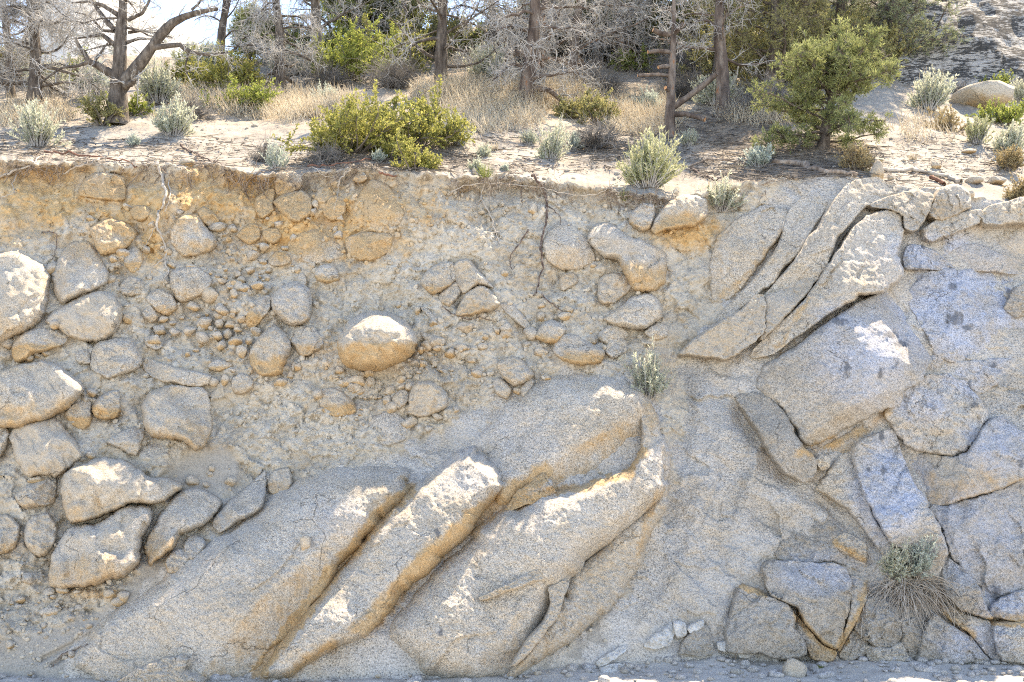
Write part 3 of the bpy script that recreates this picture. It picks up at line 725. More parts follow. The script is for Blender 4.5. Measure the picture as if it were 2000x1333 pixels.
def rock(name, label, cat, group, pts, bulge=.2, w=.75, p=2.0, tilt=(0, 0), sink=0.0, rough=1.0, facets=0, fslope=.5, stain=0.0, cream=0.0, blue=1.0, step=None, corner=.5,
         stripes=0, mat='granite', thick=.30, lump=1.0, crest=None, asc=1.0, jit=1.0, fac=None, seat=False, fstain=0.0, axis=None, flake=1.0, tone=None, dirt=.0, grow_=0.0):
    """closed rock with its outline traced at its own depth; bulge in metres"""
    rock_no[0] += 1
    R = np.random.RandomState(100 + rock_no[0]); ox, oy = R.rand(2) * 200
    P = spline(pts, 8, True, corner)
    size = math.sqrt((np.ptp(P[:, 0])) * (np.ptp(P[:, 1])))
    cen = P.mean(0)
    nrm = P - cen
    rr = np.hypot(nrm[:, 0], nrm[:, 1])[:, None] + 1e-6
    th = np.arctan2(nrm[:, 1], nrm[:, 0])
    per = np.linspace(0, 1, len(P), endpoint=False)
    dj = (size * .018 * perlin(3 * np.cos(per * 6.283) + ox, 3 * np.sin(per * 6.283) + oy) + size * .010 * perlin(9 * np.cos(per * 6.283) + ox, 9 * np.sin(per * 6.283) + oy)) * jit + min(1.6, size * .012) * jit * perlin(np.arange(len(P)) * .9 + ox, oy)
    P = P + nrm / rr * dj[:, None]
    if grow_:
        tg = np.roll(P, -1, 0) - np.roll(P, 1, 0); tg /= np.hypot(tg[:, 0], tg[:, 1])[:, None] + 1e-9
        ar = np.sum(P[:, 0] * np.roll(P[:, 1], -1) - np.roll(P[:, 0], -1) * P[:, 1])
        P = P + np.stack([tg[:, 1], -tg[:, 0]], 1) * (grow_ if ar > 0 else -grow_)
    g = step or float(np.clip(size / 46.0, 1.3, 3.4))
    x0, y0 = P.min(0) - g * 1.5; x1, y1 = P.max(0) + g * 1.5
    nx, ny = int((x1 - x0) / g) + 2, int((y1 - y0) / g) + 2
    X, Y = np.meshgrid(x0 + np.arange(nx) * g, y0 + np.arange(ny) * g)
    sd, cx, cy = sdf_poly(X, Y, P)
    ins = sd > 0
    cell = ins[:-1, :-1] | ins[1:, :-1] | ins[:-1, 1:] | ins[1:, 1:]
    use = np.zeros(X.shape, bool)
    for a in (slice(None, -1), slice(1, None)):
        for b in (slice(None, -1), slice(1, None)):
            use[a, b] |= cell
    out = use & ~ins
    X = np.where(out, cx, X); Y = np.where(out, cy, Y)
    d = np.where(out, 0, np.maximum(sd, 0))
    dmax = d.max()
    W = w * dmax
    # asymmetric crest: the far side of the crest falls gently
    q = np.clip(d / W, 0, 1)
    h = bulge * (1 - (1 - q) ** p) ** (1 / p)
    u = (X - cen[0]) / size; v = (Y - cen[1]) / size
    if crest is not None:   # pull the high ground towards a side of the rock
        t = u * crest[0] + v * crest[1]
        h = h * (1 + np.clip(t, -.8, .8) * crest[2])
    Mt = size / FPX * 11.5     # metres per unit u
    h = h + tilt[0] * u + tilt[1] * v
    lst = []
    if facets:
        for k in range(facets):
            a = (k + R.rand() * .8) / facets * 6.283; sl = fslope * (.5 + R.rand())
            off = (.55 if not fac else .95) + .35 * R.rand()
            lst.append((math.cos(a), math.sin(a), sl, off))
    for f in (fac or []): lst.append(f)
    fst = np.zeros(X.shape)
    for ca, sa, sl, off in lst:
        pl = bulge * off - (u * ca + v * sa - .12) * Mt * sl
        k_ = .06 * bulge + 1e-4
        if fac and (ca, sa, sl, off) in fac: fst = np.maximum(fst, sstep(-.01, .05, h - pl))
        m = np.minimum(h, pl); h = np.where(np.abs(h - pl) < 3 * k_, m - k_ * .25 * np.clip(1 - np.abs(h - pl) / (3 * k_), 0, 1) ** 2, m)
    h = np.maximum(h, -.12) if False else h
    nz = .10 * bulge * lump * fbm(X / (size * .33) + ox, Y / (size * .33) + oy, 3) + rough * (.010 * fbm(X / 16 + ox, Y / 14 + oy, 4, .6) + .0045 * perlin(X / 4 + ox, Y / 4) + .003 * perlin(X / 2.2 + ox, Y / 2.2))
    nz = nz + rough * .012 * np.minimum(0, ridged(X / (size * .22 + 12) + ox, Y / (size * .16 + 12) + oy, 4, .6) - .1)
    # broken faces and flaking sheets
    ax = axis if axis is not None else R.rand() * 3.14
    ca_, sa_ = math.cos(ax), math.sin(ax)
    wx = X + .08 * size * perlin(X / (size * .2) + ox, Y / (size * .2)); wy = Y + .08 * size * perlin(X / (size * .2), Y / (size * .2) + oy)
    al = wx * ca_ + wy * sa_; ac = -wx * sa_ + wy * ca_
    nz = nz + flake * (.085 * bulge * worley(al / (size * .30) + ox, ac / (size * .16) + oy, 1.0, .35) + .016 * worley(al / 34.0 + ox, ac / 15.0 + oy, .9, .4) * sstep(-.2, .4, fbm(X / 70 + oy, Y / 70, 2)))
    if stripes:
        nz = nz + .010 * perlin(((X - cen[0]) * math.cos(stripes) + (Y - cen[1]) * math.sin(stripes)) / 4.5 + .8 * perlin(X / 30, Y / 30), ox + 0 * X) * sstep(.0, .3, u)
    h = h + nz * sstep(0, 3, d)
    yb = wall_y(X, Y) - (relief(X, Y) if seat else 0)
    yv = yb - h - .02 + sink
    idx = -np.ones(X.shape, int); idx[use] = np.arange(use.sum())
    V = to_world(X[use], Y[use], yv[use])
    dm_put(X[use], Y[use], yv[use])
    a, b, c, e = idx[:-1, :-1][cell], idx[:-1, 1:][cell], idx[1:, 1:][cell], idx[1:, :-1][cell]
    F = np.stack([a, e, c, b], 1)
    # skirt and back
    E = np.concatenate([F[:, [0, 1]], F[:, [1, 2]], F[:, [2, 3]], F[:, [3, 0]]])
    key = E[:, 0] * 10**7 + E[:, 1]; rkey = E[:, 1] * 10**7 + E[:, 0]
    BE = E[~np.isin(key, rkey)]
    bv = np.unique(BE)
    mp = {int(x): i for i, x in enumerate(bv)}
    cw = V.mean(0)
    back = V[bv].copy(); n0 = len(V)
    m2 = V[bv].copy(); m2[:, 1] += thick * .5; m2 = cw + (m2 - cw) * np.array([.99, 1, .99])
    back[:, 1] += thick; back = cw + (back - cw) * np.array([.80, 1, .80])
    bi = np.array([mp[int(x)] for x in BE[:, 0]]); bj = np.array([mp[int(x)] for x in BE[:, 1]])
    nb = len(bv)
    S1 = np.stack([BE[:, 1], BE[:, 0], n0 + bi, n0 + bj], 1)
    S2 = np.stack([n0 + bj, n0 + bi, n0 + nb + bi, n0 + nb + bj], 1)
    cb = cw + np.array([0, thick * 1.1, 0])
    S3 = np.stack([n0 + nb + bj, n0 + nb + bi, np.full(len(bi), n0 + 2 * nb)], 1)
    VV = np.concatenate([V, m2, back, cb[None]])
    Xa, Ya = X[use], Y[use]
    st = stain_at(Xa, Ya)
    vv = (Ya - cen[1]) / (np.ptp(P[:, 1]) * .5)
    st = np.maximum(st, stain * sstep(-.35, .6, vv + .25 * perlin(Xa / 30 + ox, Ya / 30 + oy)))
    st = np.maximum(st, fstain * fst[use] * (.75 + .5 * perlin(Xa / 40 + ox, Ya / 40)))
    bl = field(Xa, Ya, BLUEZ) * blue
    dk = np.zeros(Xa.shape)
    for x_, y_, rx, ry in DARKS:
        dk = np.maximum(dk, sstep(1.25, .8, np.hypot((Xa - x_) / rx, (Ya - y_) / ry) + .7 * fbm(Xa / 7, Ya / 7, 2)))
    def ext(a_, f=1.0): return np.concatenate([a_, a_[bv] * f, a_[bv] * f, [0.0]])
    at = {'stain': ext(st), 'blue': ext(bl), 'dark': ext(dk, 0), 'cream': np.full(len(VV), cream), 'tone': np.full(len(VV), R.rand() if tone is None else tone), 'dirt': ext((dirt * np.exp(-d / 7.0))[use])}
    me = make_mesh(name, VV, [F, S1, S2, S3], [M[mat]], True, at)
    o = link(name, me)
    return tag(o, label, cat, group, 'thing')

GB = 'boulders set in the earth bank'
def B(label, pts, bulge=None, **k):
    xs = [p_[0] for p_ in pts]; ys = [p_[1] for p_ in pts]
    sz = math.sqrt((max(xs) - min(xs)) * (max(ys) - min(ys))) * .0055
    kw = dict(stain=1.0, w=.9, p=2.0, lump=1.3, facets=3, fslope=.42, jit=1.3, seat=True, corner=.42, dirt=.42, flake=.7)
    kw.update(k)
    bulge = (bulge if bulge is not None else .34 * sz) * 1.65
    rt_ = np.random.RandomState(int(xs[0] * 3 + ys[0])).rand()
    kw.setdefault('tone', .55 + .45 * rt_); kw['cream'] = min(1, kw.get('cream', 0) + .2 + .16 * rt_)
    kw.setdefault('sink', bulge * .16 * (np.random.RandomState(int(xs[0] * 7 + pts[0][1])).rand()))
    return rock(kw.pop('name', 'boulder'), label, kw.pop('cat', 'boulder'), kw.pop('group', GB), pts, bulge if bulge is not None else .34 * sz, **kw)

A_, F_ = dict(facets=5, fslope=.55), dict(facets=4, fslope=.8)
B('big grey boulder cut by the frame edge, its top in bright sun', [(0, 489), (35, 491), (81, 514), (98, 535), (96, 573), (88, 615), (70, 640), (35, 657), (-20, 680), (-50, 600), (-35, 500)], .30, facets=4, fslope=.5, stain=.35)
B('smooth grey boulder between the sunlit edge boulder and the striped rock', [(102, 535), (116, 496), (147, 472), (175, 472), (196, 500), (212, 531), (210, 552), (189, 566), (140, 586), (123, 596), (109, 580), (100, 552)], stain=.3, cream=.1)
B('rounded boulder with a pale sunlit top beneath the hanging pale root', [(175, 445), (210, 426), (245, 434), (268, 452), (259, 475), (242, 489), (210, 499), (193, 496), (182, 471)], .20)
B('narrow pointed tan stone under the rounded sunlit boulder', [(245, 493), (266, 482), (280, 500), (273, 524), (259, 533), (242, 517)], cream=.5, **F_)
B('flat tan rock with dark ribbed stripes on its upper end', [(88, 629), (105, 608), (147, 584), (196, 566), (224, 578), (242, 608), (231, 643), (207, 664), (182, 668), (140, 661), (119, 647)], .22, stripes=.25, cream=.75, stain=.3, facets=3, fslope=.4)
B('wedge shaped grey boulder below the ribbed tan rock', [(23, 678), (35, 657), (70, 640), (102, 643), (133, 661), (116, 678), (70, 692), (49, 706), (28, 706)], .16, cream=.25)
B('plain smooth grey boulder right above the crescent shaped stone', [(175, 717), (182, 678), (210, 662), (252, 661), (273, 685), (279, 710), (266, 724), (238, 733), (210, 741), (189, 731)], .20, stain=.2)
B('crescent shaped grey stone lying along a dusty ledge', [(279, 699), (298, 703), (333, 713), (378, 724), (412, 734), (406, 752), (378, 757), (333, 750), (298, 738), (280, 720)], .13, stain=.3)
B('large whaleback boulder at the frame edge with streaks of sun', [(-30, 740), (0, 727), (53, 708), (105, 708), (140, 732), (165, 757), (151, 783), (123, 806), (70, 831), (35, 838), (-30, 825)], .32, stain=.5, p=2.3)
B('lower stone of a tan pair below the whaleback boulder', [(126, 811), (147, 787), (175, 783), (179, 811), (175, 832), (154, 839)], cream=.35, **A_)
B('upper sunlit stone of a tan pair beside the whaleback boulder', [(179, 797), (196, 773), (231, 762), (235, 801), (224, 818), (189, 818)], .16, cream=.35, **A_)
B('large two toned boulder, grey above and buff below, in mid bank', [(277, 787), (298, 762), (336, 752), (385, 755), (408, 769), (413, 804), (413, 846), (396, 876), (378, 880), (357, 862), (315, 857), (285, 846)], .30, p=2.5, cream=.3, stain=.45, facets=3, fslope=.45)
B('blocky cream boulder with a dazzling sunlit shoulder', [(14, 850), (53, 825), (105, 815), (126, 836), (151, 864), (161, 889), (159, 897), (140, 912), (109, 933), (95, 929), (53, 931), (32, 901), (21, 866)], .26, cream=.95, stain=.3, facets=5, fslope=.6, corner=.4)
B('striped buff shard leaning in grey dirt', [(207, 862), (245, 839), (280, 827), (282, 853), (266, 890), (238, 880)], .14, cream=.55, stripes=.9, stain=.3, **F_)
B('dark rounded boulder cut by the frame edge beside the cream block', [(-20, 825), (17, 841), (15, 867), (0, 893), (-25, 905), (-40, 860)], .16, stain=.3)
B('broad sunlit topped boulder below the cream block', [(121, 931), (158, 908), (203, 894), (252, 903), (291, 929), (329, 933), (356, 948), (336, 971), (308, 985), (266, 984), (238, 994), (196, 1010), (151, 1022), (133, 1019), (121, 980)], .36, p=2.2, cream=.25, stain=.4, facets=3, fslope=.5)
B('small cracked block with a white sunlit top', [(28, 971), (49, 950), (77, 940), (109, 936), (107, 982), (70, 991), (46, 994)], .17, cream=.6, stain=.4, facets=4, fslope=.7, corner=.35)
B('thin flat stone wedged under the cream block', [(53, 938), (70, 930), (95, 927), (104, 938), (80, 944), (58, 944)], .05, cream=.3)
B('smooth buff egg shaped boulder above the long grey boulder', [(46, 1034), (60, 1010), (91, 1002), (109, 1024), (110, 1055), (91, 1085), (67, 1085), (49, 1062)], .17, cream=.85, stain=.25)
B('half buried tan boulder cut by the frame edge low down', [(-25, 1020), (10, 1005), (39, 1027), (30, 1069), (0, 1085), (-30, 1085)], .16, cream=.5, stain=.5)
B('long grey boulder with an orange stained foot above the gully', [(95, 1106), (119, 1045), (158, 1025), (196, 1018), (245, 987), (291, 990), (300, 1013), (280, 1052), (277, 1092), (252, 1120), (217, 1134), (168, 1148), (133, 1150), (97, 1145)], .34, p=2.3, stain=.45, facets=3, fslope=.45)
B('grooved grey boulder leaning over a dark hollow', [(280, 1066), (305, 1017), (336, 973), (378, 952), (420, 968), (433, 989), (396, 1027), (357, 1043), (336, 1075), (305, 1096), (294, 1106), (284, 1083)], .26, stain=.55)
B('tapering grey boulder pointing up toward the loose pebbles', [(415, 1019), (448, 976), (490, 943), (519, 920), (514, 989), (476, 1015), (448, 1033), (426, 1043)], .17, stain=.3)
B('round grey stone caught above the big slab edge', [(357, 1066), (371, 1045), (396, 1050), (401, 1069), (375, 1096), (361, 1082)], .12, stain=.2)
B('brown grey stone below the grooved boulder', [(322, 1097), (336, 1076), (361, 1071), (373, 1090), (350, 1117), (329, 1120)], .11, stain=.4)
B('upright grey stone perched on the upper edge of the slab', [(522, 950), (533, 919), (563, 913), (571, 943), (561, 959), (533, 966)], .12, cream=.3, stain=.5, **A_)
B('nearly round speckled boulder with a pebble on its crown', [(529, 580), (547, 559), (575, 550), (599, 559), (610, 580), (606, 622), (589, 635), (568, 638), (547, 624), (531, 605)], .21, stain=.35)
B('pale upright pebble balanced on the round speckled boulder', [(580, 556), (582, 538), (592, 533), (599, 545), (596, 559)], .05, cream=.6, stain=0)
B('pear shaped grey boulder with an orange base', [(487, 685), (505, 657), (533, 634), (557, 650), (570, 678), (557, 713), (547, 733), (508, 733), (489, 713)], .20, stain=.8)
B('tan blocky stone between the pear shaped and the two toned oval boulder', [(562, 657), (578, 638), (613, 638), (633, 671), (617, 687), (592, 698), (575, 680)], .15, cream=.55, stain=.5, **A_)
B('great oval boulder, orange below and grey above, over a dark gap', [(660, 661), (678, 634), (713, 610), (748, 608), (790, 626), (810, 650), (813, 675), (801, 696), (769, 713), (745, 724), (703, 724), (675, 714), (660, 688)], .42, p=2.1, stain=1.6, cream=.12, sink=-.06, facets=0, flake=.5, dirt=0)
B('dark grey angular stone with an orange lower face among cobbles', [(480, 615), (497, 587), (527, 578), (527, 605), (496, 642), (480, 631)], .14, stain=.8, **A_)
B('grey stone tilted over a row of cobbles', [(284, 584), (308, 564), (336, 577), (347, 601), (329, 617), (308, 610)], .12, stain=.55)
B('small grey wedge under the tilted stone', [(277, 612), (294, 596), (310, 619), (294, 631)], .08, stain=.4)
B('flat grey stone in the dust beside the ribbed tan rock', [(235, 556), (252, 540), (277, 547), (284, 570), (259, 579), (238, 575)], .08, stain=.2)
B('broad crumbly grey boulder above the cobble pocket', [(333, 531), (371, 519), (403, 531), (415, 552), (392, 579), (354, 591), (334, 566)], .15, stain=.4)
B('rounded grey boulder in orange clay beside the hanging pale root', [(333, 448), (350, 424), (385, 418), (406, 445), (423, 468), (418, 489), (385, 500), (357, 502), (335, 475)], .22, stain=.5)
B('flat topped grey boulder under the rim by the frame edge', [(154, 371), (168, 347), (196, 336), (238, 343), (246, 357), (243, 391), (210, 393), (175, 387), (156, 384)], .17, stain=.3, cream=.15)
B('top boulder of a stack of three just under the rim', [(536, 357), (547, 338), (575, 336), (593, 350), (584, 371), (543, 382)], .13, stain=.6)
B('broad boulder in the stack of three below the rim', [(534, 396), (554, 378), (589, 371), (609, 389), (607, 420), (578, 436), (554, 422)], .18, stain=.45)
B('tall boulder leaning on the stack of three below the rim', [(498, 389), (519, 371), (537, 371), (534, 400), (536, 413), (512, 429), (499, 413)], .13, stain=.45)
B('pale rounded stone on the shoulder of the clay bank', [(385, 413), (399, 403), (420, 417), (429, 434), (413, 445), (392, 433)], .12, cream=.4, stain=.35)
B('grey boulder below the pale rounded stone, above the cobble pocket', [(459, 459), (484, 438), (505, 438), (509, 465), (487, 479), (463, 463)], .13, stain=.7)
B('orange edged stone touching the boulder above the cobble pocket', [(511, 450), (540, 445), (551, 461), (536, 477), (515, 470)], .09, stain=.6)
B('pale lump of rock beside the hanging pale root', [(254, 413), (266, 401), (291, 405), (296, 420), (277, 433), (260, 428)], .09, cream=.7, stain=.3)
B('grey stone with a hanging rootlet, right of the stack of three', [(631, 403), (648, 383), (673, 387), (675, 413), (652, 433), (631, 422)], .11, stain=.45)
B('pale lens shaped stone in gravel above the round speckled boulder', [(524, 507), (540, 491), (561, 494), (570, 510), (554, 521), (529, 519)], .09, cream=.25, stain=.1)
B('brown triangular stone right of the round speckled boulder', [(615, 528), (634, 515), (655, 522), (664, 545), (641, 554), (617, 547)], .10, stain=.7)
B('buff rounded stone below the cobble pocket', [(452, 741), (470, 729), (491, 736), (496, 755), (477, 771), (456, 768)], .09, cream=.4, stain=.4)
B('orange undersided stone below the great oval boulder', [(622, 766), (655, 757), (689, 783), (696, 804), (666, 815), (631, 806)], .13, cream=.25, stain=1.0, **A_)
B('flat orange stone in the hollow left of the pear shaped boulder', [(406, 712), (427, 701), (454, 713), (429, 726), (410, 722)], .06, stain=.8)
B('small grey wedge above the crescent shaped stone', [(280, 661), (298, 655), (317, 675), (305, 684), (287, 677)], .07, stain=.1)
B('rough grey lump beside the plain smooth boulder', [(147, 689), (172, 683), (177, 710), (151, 708)], .06, stain=.1)
B('long sloping boulder with a sunlit back high in the bank', [(1144, 461), (1167, 437), (1195, 435), (1225, 458), (1260, 470), (1297, 491), (1304, 524), (1300, 552), (1281, 568), (1242, 572), (1223, 549), (1207, 512), (1183, 505), (1160, 488)], .34, p=2.1, stain=.6, cream=.2)
B('pale rounded stone under the long sloping boulder', [(1167, 552), (1183, 536), (1207, 533), (1230, 542), (1234, 563), (1211, 586), (1193, 596), (1170, 589)], .17, cream=.75, stain=.35)
B('dusty grey boulder below the pale rounded stone', [(1177, 624), (1207, 601), (1239, 577), (1277, 575), (1293, 601), (1293, 622), (1260, 642), (1218, 642)], .20, stain=.1)
B('small grey boulder with an orange base beneath the dusty ledge', [(1044, 657), (1060, 631), (1081, 625), (1107, 643), (1088, 670), (1063, 670)], .13, stain=.7)
B('two toned stone, buff face under a grey cap', [(1079, 687), (1091, 657), (1123, 653), (1151, 669), (1181, 685), (1174, 708), (1134, 715), (1105, 708)], .17, cream=.25, stain=.75, facets=3)
B('upper grey lump of a pair beside the dusty boulder', [(1167, 657), (1190, 634), (1214, 638), (1227, 657), (1192, 677)], .10, stain=.2)
B('lower grey lump of a pair beside the dusty boulder', [(1181, 685), (1193, 661), (1218, 661), (1227, 685), (1197, 701)], .10, stain=.2)
B('fractured tan grey stone above the cliff clinging sagebrush', [(1258, 650), (1281, 631), (1303, 636), (1304, 657), (1281, 666)], .10, stain=.4, **A_)
B('white topped oval stone perched over the upper slab', [(970, 710), (997, 696), (1021, 704), (1043, 731), (1028, 747), (1004, 756), (981, 738)], .17, cream=.35, stain=.35)
B('buff stone tucked under the white topped oval stone', [(962, 748), (976, 736), (999, 759), (990, 780), (967, 768)], .09, cream=.55, stain=.4)
B('thin upright stone propping the white topped oval stone', [(1016, 757), (1035, 739), (1043, 748), (1022, 778)], .07, cream=.4, stain=.2)
B('squarish pale boulder with a sunlit cap above the slabs', [(799, 769), (811, 748), (839, 743), (860, 755), (874, 769), (873, 797), (846, 810), (818, 817), (797, 806)], .19, cream=.6, stain=.3, facets=4, fslope=.4)
B('rounded tan stone beside the squarish pale boulder', [(764, 780), (776, 764), (794, 762), (799, 783), (783, 799), (768, 796)], .10, cream=.65, stain=.3)
B('grey angular block at the foot of the sunlit earth ridge', [(820, 549), (846, 519), (883, 512), (890, 549), (853, 575), (837, 572)], .17, stain=.5, cream=.15, **A_)
B('split off slab beneath the grey angular block', [(855, 580), (888, 550), (904, 566), (878, 600)], .10, stain=.35, facets=3)
B('buff triangular faced block at the foot of the earth ridge', [(890, 616), (909, 573), (937, 557), (962, 570), (978, 594), (962, 607), (930, 614)], .19, cream=.8, stain=.45, facets=3, fslope=.5)
B('sunlit ledge of pale rock between two blocks of the ridge', [(883, 518), (912, 505), (938, 530), (964, 562), (935, 558), (908, 575), (892, 556)], .16, cream=.4, stain=.2)
B('slender dirt coated stone lying aslant left of the triangular block', [(820, 601), (836, 603), (862, 629), (876, 638), (853, 638)], .07, stain=.2)
B('slender dirt coated stone lying aslant right of the triangular block', [(977, 594), (1004, 596), (1041, 642), (1028, 645), (993, 617)], .08, cream=.2, stain=.2)
B('tan ledge stone in pale clods right of the great oval boulder', [(820, 647), (846, 655), (869, 661), (866, 677), (846, 680), (829, 666)], .08, cream=.5, stain=.3)
B('pale flake stone in the dirt under the long dark root', [(1093, 538), (1120, 533), (1128, 552), (1098, 568)], .07, cream=.3, stain=.2)
B('orange clay coated block with one sunlit face', [(675, 467), (713, 454), (764, 459), (761, 488), (727, 509), (685, 502)], .15, stain=.7, cream=.2, **F_)
B('round boulder on the shoulder above the long sloping boulder', [(1230, 420), (1253, 397), (1279, 403), (1276, 441), (1253, 454), (1231, 440)], .16, stain=.5)
B('humped boulder over an orange hollow below the rim sagebrush', [(1272, 443), (1300, 401), (1335, 380), (1378, 387), (1382, 420), (1355, 443), (1300, 451), (1280, 459)], .24, stain=.5, p=2.2)
B('small sunlit stone lodged in the rim beneath the yellow green bush', [(688, 349), (697, 337), (712, 337), (717, 350), (704, 358), (692, 356)], .08, cream=.3, stain=.6)
B('half buried grey boulder in the orange bank below the yellow green bush', [(695, 395), (725, 352), (765, 370), (790, 420), (760, 450), (715, 440)], .08, stain=.45)
B('low grey boulder merging into dirt below the stack of three', [(560, 480), (600, 450), (660, 455), (672, 500), (630, 515), (580, 510)], .07, stain=.3)
B('broad grey knob half buried near the long dark root', [(1060, 470), (1100, 430), (1150, 470), (1160, 510), (1110, 530), (1070, 510)], .09, stain=.35)
B('speckled knob under the orange stone on the bank of clods', [(720, 825), (760, 800), (800, 830), (790, 860), (750, 870)], .06, stain=.1)

# slabs of the lower bank
GS = 'long granite slabs leaning across the lower bank'
def SL(label, pts, bulge, **k):
    kw = dict(w=.42, p=1.6, lump=1.4, thick=.7, stain=0, step=2.6, rough=1.15, axis=-.72, flake=.8, tone=.75, dirt=.3, grow_=8.0, facets=2, fslope=.2, corner=.28, jit=1.8)
    kw.update(k)
    if kw.get('name') == 'rock_flake': kw.update(w=.3, rough=2.4, grow_=0, p=1.5, jit=2.0, corner=.3, sink=kw['sink'] + .02); bulge *= .8
    return rock(kw.pop('name', 'granite_slab'), label, kw.pop('cat', 'granite slab'), kw.pop('group', GS), pts, bulge, **kw)
SL('huge rounded slab rising from the lowest corner to a ragged tip', [(155, 1296), (180, 1230), (260, 1170), (340, 1115), (420, 1045), (520, 982), (600, 942), (680, 918), (740, 912), (778, 924), (786, 955), (770, 985), (735, 1020), (690, 1070), (640, 1130), (592, 1210), (545, 1270), (505, 1325), (440, 1350), (250, 1350), (175, 1330)], .46, crest=(.5, .3, .5), tilt=(.12, .12), sink=.08, fac=[(.62, .78, .80, .72)], fstain=.42, cream=.05)
SL('second slab between the two rust stained seams, white pointed tip', [(520, 1310), (560, 1252), (615, 1180), (660, 1128), (705, 1070), (752, 1010), (790, 972), (840, 932), (890, 892), (925, 880), (960, 912), (974, 950), (945, 990), (900, 1045), (855, 1090), (800, 1140), (750, 1200), (710, 1235), (650, 1262), (600, 1290), (555, 1320)], .42, crest=(.4, -.3, .5), tilt=(.14, .10), sink=.06, fac=[(.62, .78, .80, .80)], fstain=.62)
SL('upper slab ending in a sunlit pillar edge below the cliff sagebrush', [(820, 945), (870, 885), (930, 820), (985, 775), (1060, 745), (1140, 735), (1215, 752), (1246, 772), (1260, 805), (1262, 850), (1246, 895), (1222, 918), (1150, 942), (1066, 968), (1040, 950), (985, 985), (950, 960), (930, 895), (890, 900), (850, 940)], .36, crest=(.6, .2, .6), tilt=(.28, .12), sink=.14, fac=[(.5, .85, .95, .92)], fstain=.5, flake=.7)
SL('lower slab under the rusty seam with ragged pale flakes at its end', [(765, 1240), (800, 1175), (860, 1112), (930, 1048), (1000, 992), (1060, 972), (1150, 950), (1228, 926), (1258, 882), (1290, 865), (1304, 900), (1298, 950), (1262, 995), (1200, 1050), (1130, 1105), (1098, 1150), (1070, 1190), (1030, 1250), (990, 1318), (900, 1318), (820, 1300)], .42, crest=(.5, -.2, .4), tilt=(.1, -.06), sink=.04, fac=[(.66, .74, .8, .80)], fstain=.35)
SL('buff fractured flank along the edge of the lower slab', [(1300, 952), (1270, 995), (1205, 1050), (1140, 1105), (1105, 1160), (1075, 1210), (1035, 1262), (998, 1318), (1040, 1292), (1110, 1245), (1180, 1190), (1210, 1150), (1252, 1092), (1262, 1040), (1296, 990)], .20, cream=.6, stain=.3, sink=.0, facets=0, rough=2.0, step=2.0)
SL('sunlit pale column of rock beneath the cliff sagebrush', [(1244, 778), (1262, 790), (1278, 815), (1284, 850), (1300, 880), (1303, 915), (1292, 940), (1272, 925), (1258, 895), (1262, 850), (1258, 810)], .20, cream=.65, stain=.3, sink=-.08, step=1.6)
SL('raised pale flake low on the huge rounded slab', [(215, 1345), (262, 1310), (300, 1293), (350, 1280), (366, 1290), (360, 1312), (385, 1322), (390, 1345), (300, 1352)], .10, cream=.55, sink=-.34, name='rock_flake', cat='rock flake', group='pale flakes on the slabs', rough=1.6, stain=.3, step=1.8)
SL('ragged cream flake standing on the lower slab', [(935, 1168), (970, 1150), (1010, 1130), (1045, 1112), (1090, 1094), (1094, 1112), (1070, 1130), (1030, 1142), (985, 1158), (950, 1172)], .06, cream=.8, sink=-.37, name='rock_flake', cat='rock flake', group='pale flakes on the slabs', step=1.5, facets=2)
SL('pale splinter below the ragged cream flake', [(1062, 1215), (1075, 1180), (1070, 1150), (1098, 1135), (1112, 1140), (1100, 1170), (1090, 1200), (1060, 1245), (1020, 1290), (1000, 1300), (1030, 1250)], .06, cream=.75, sink=-.33, name='rock_flake', cat='rock flake', group='pale flakes on the slabs', step=1.6)
SL('small white chip lying by the rusty seam of the huge slab', [(760, 1005), (772, 993), (784, 1003), (782, 1022), (768, 1026)], .04, cream=.8, sink=-.28, name='rock_flake', cat='rock flake', group='pale flakes on the slabs', step=1.3)
SL('rust brown ridge block where the seam narrows', [(985, 1000), (1010, 960), (1050, 930), (1064, 924), (1078, 940), (1086, 962), (1060, 975), (1020, 990)], .12, cream=.4, stain=.9, sink=-.16, name='rock_flake', cat='rock flake', group='pale flakes on the slabs', facets=3, fslope=.5, step=1.6)

# sweeping slabs and jointed blocks of the other half
GJ = 'jointed granite blocks of the solid rock half'
def J(label, pts, bulge=.12, **k):
    kw = dict(w=.35, p=1.8, lump=.9, thick=.5, stain=0, corner=.22, name='granite_block', cat='granite block', group=GJ)
    kw.update(k)
    kw['w'] *= .26
    kw.setdefault('grow_', 2.6); kw['p'] = min(kw['p'], 1.5)
    kw.setdefault('facets', 5); kw['facets'] = max(kw['facets'], 4); kw.setdefault('fslope', .42); kw.setdefault('jit', 1.4)
    kw['rough'] = kw.get('rough', 1.0) * 1.5
    R_ = np.random.RandomState(int(pts[0][0] * 3 + pts[0][1] * 5))
    kw.setdefault('tilt', (R_.uniform(-.16, .16), R_.uniform(-.20, .06))); kw.setdefault('flake', 1.8); kw.setdefault('dirt', .35)
    kw['sink'] = kw.get('sink', 0) - .06 + R_.uniform(-.09, .09)
    bulge *= 1.5
    return rock(kw.pop('name'), label, kw.pop('cat'), kw.pop('group'), pts, bulge, **kw)
GW = 'sweeping granite slabs beside the earth bank'
sw = dict(name='granite_slab', cat='granite slab', group=GW, step=2.6, axis=-.85, flake=1.6, tone=.8)
J('broad smooth slab nearest the earth bank, top of the sweep', [(1392, 596), (1388, 520), (1402, 468), (1440, 432), (1490, 402), (1530, 408), (1536, 440), (1502, 490), (1470, 538), (1430, 580)], .16, stain=.25, w=.6, sink=.03, **sw)
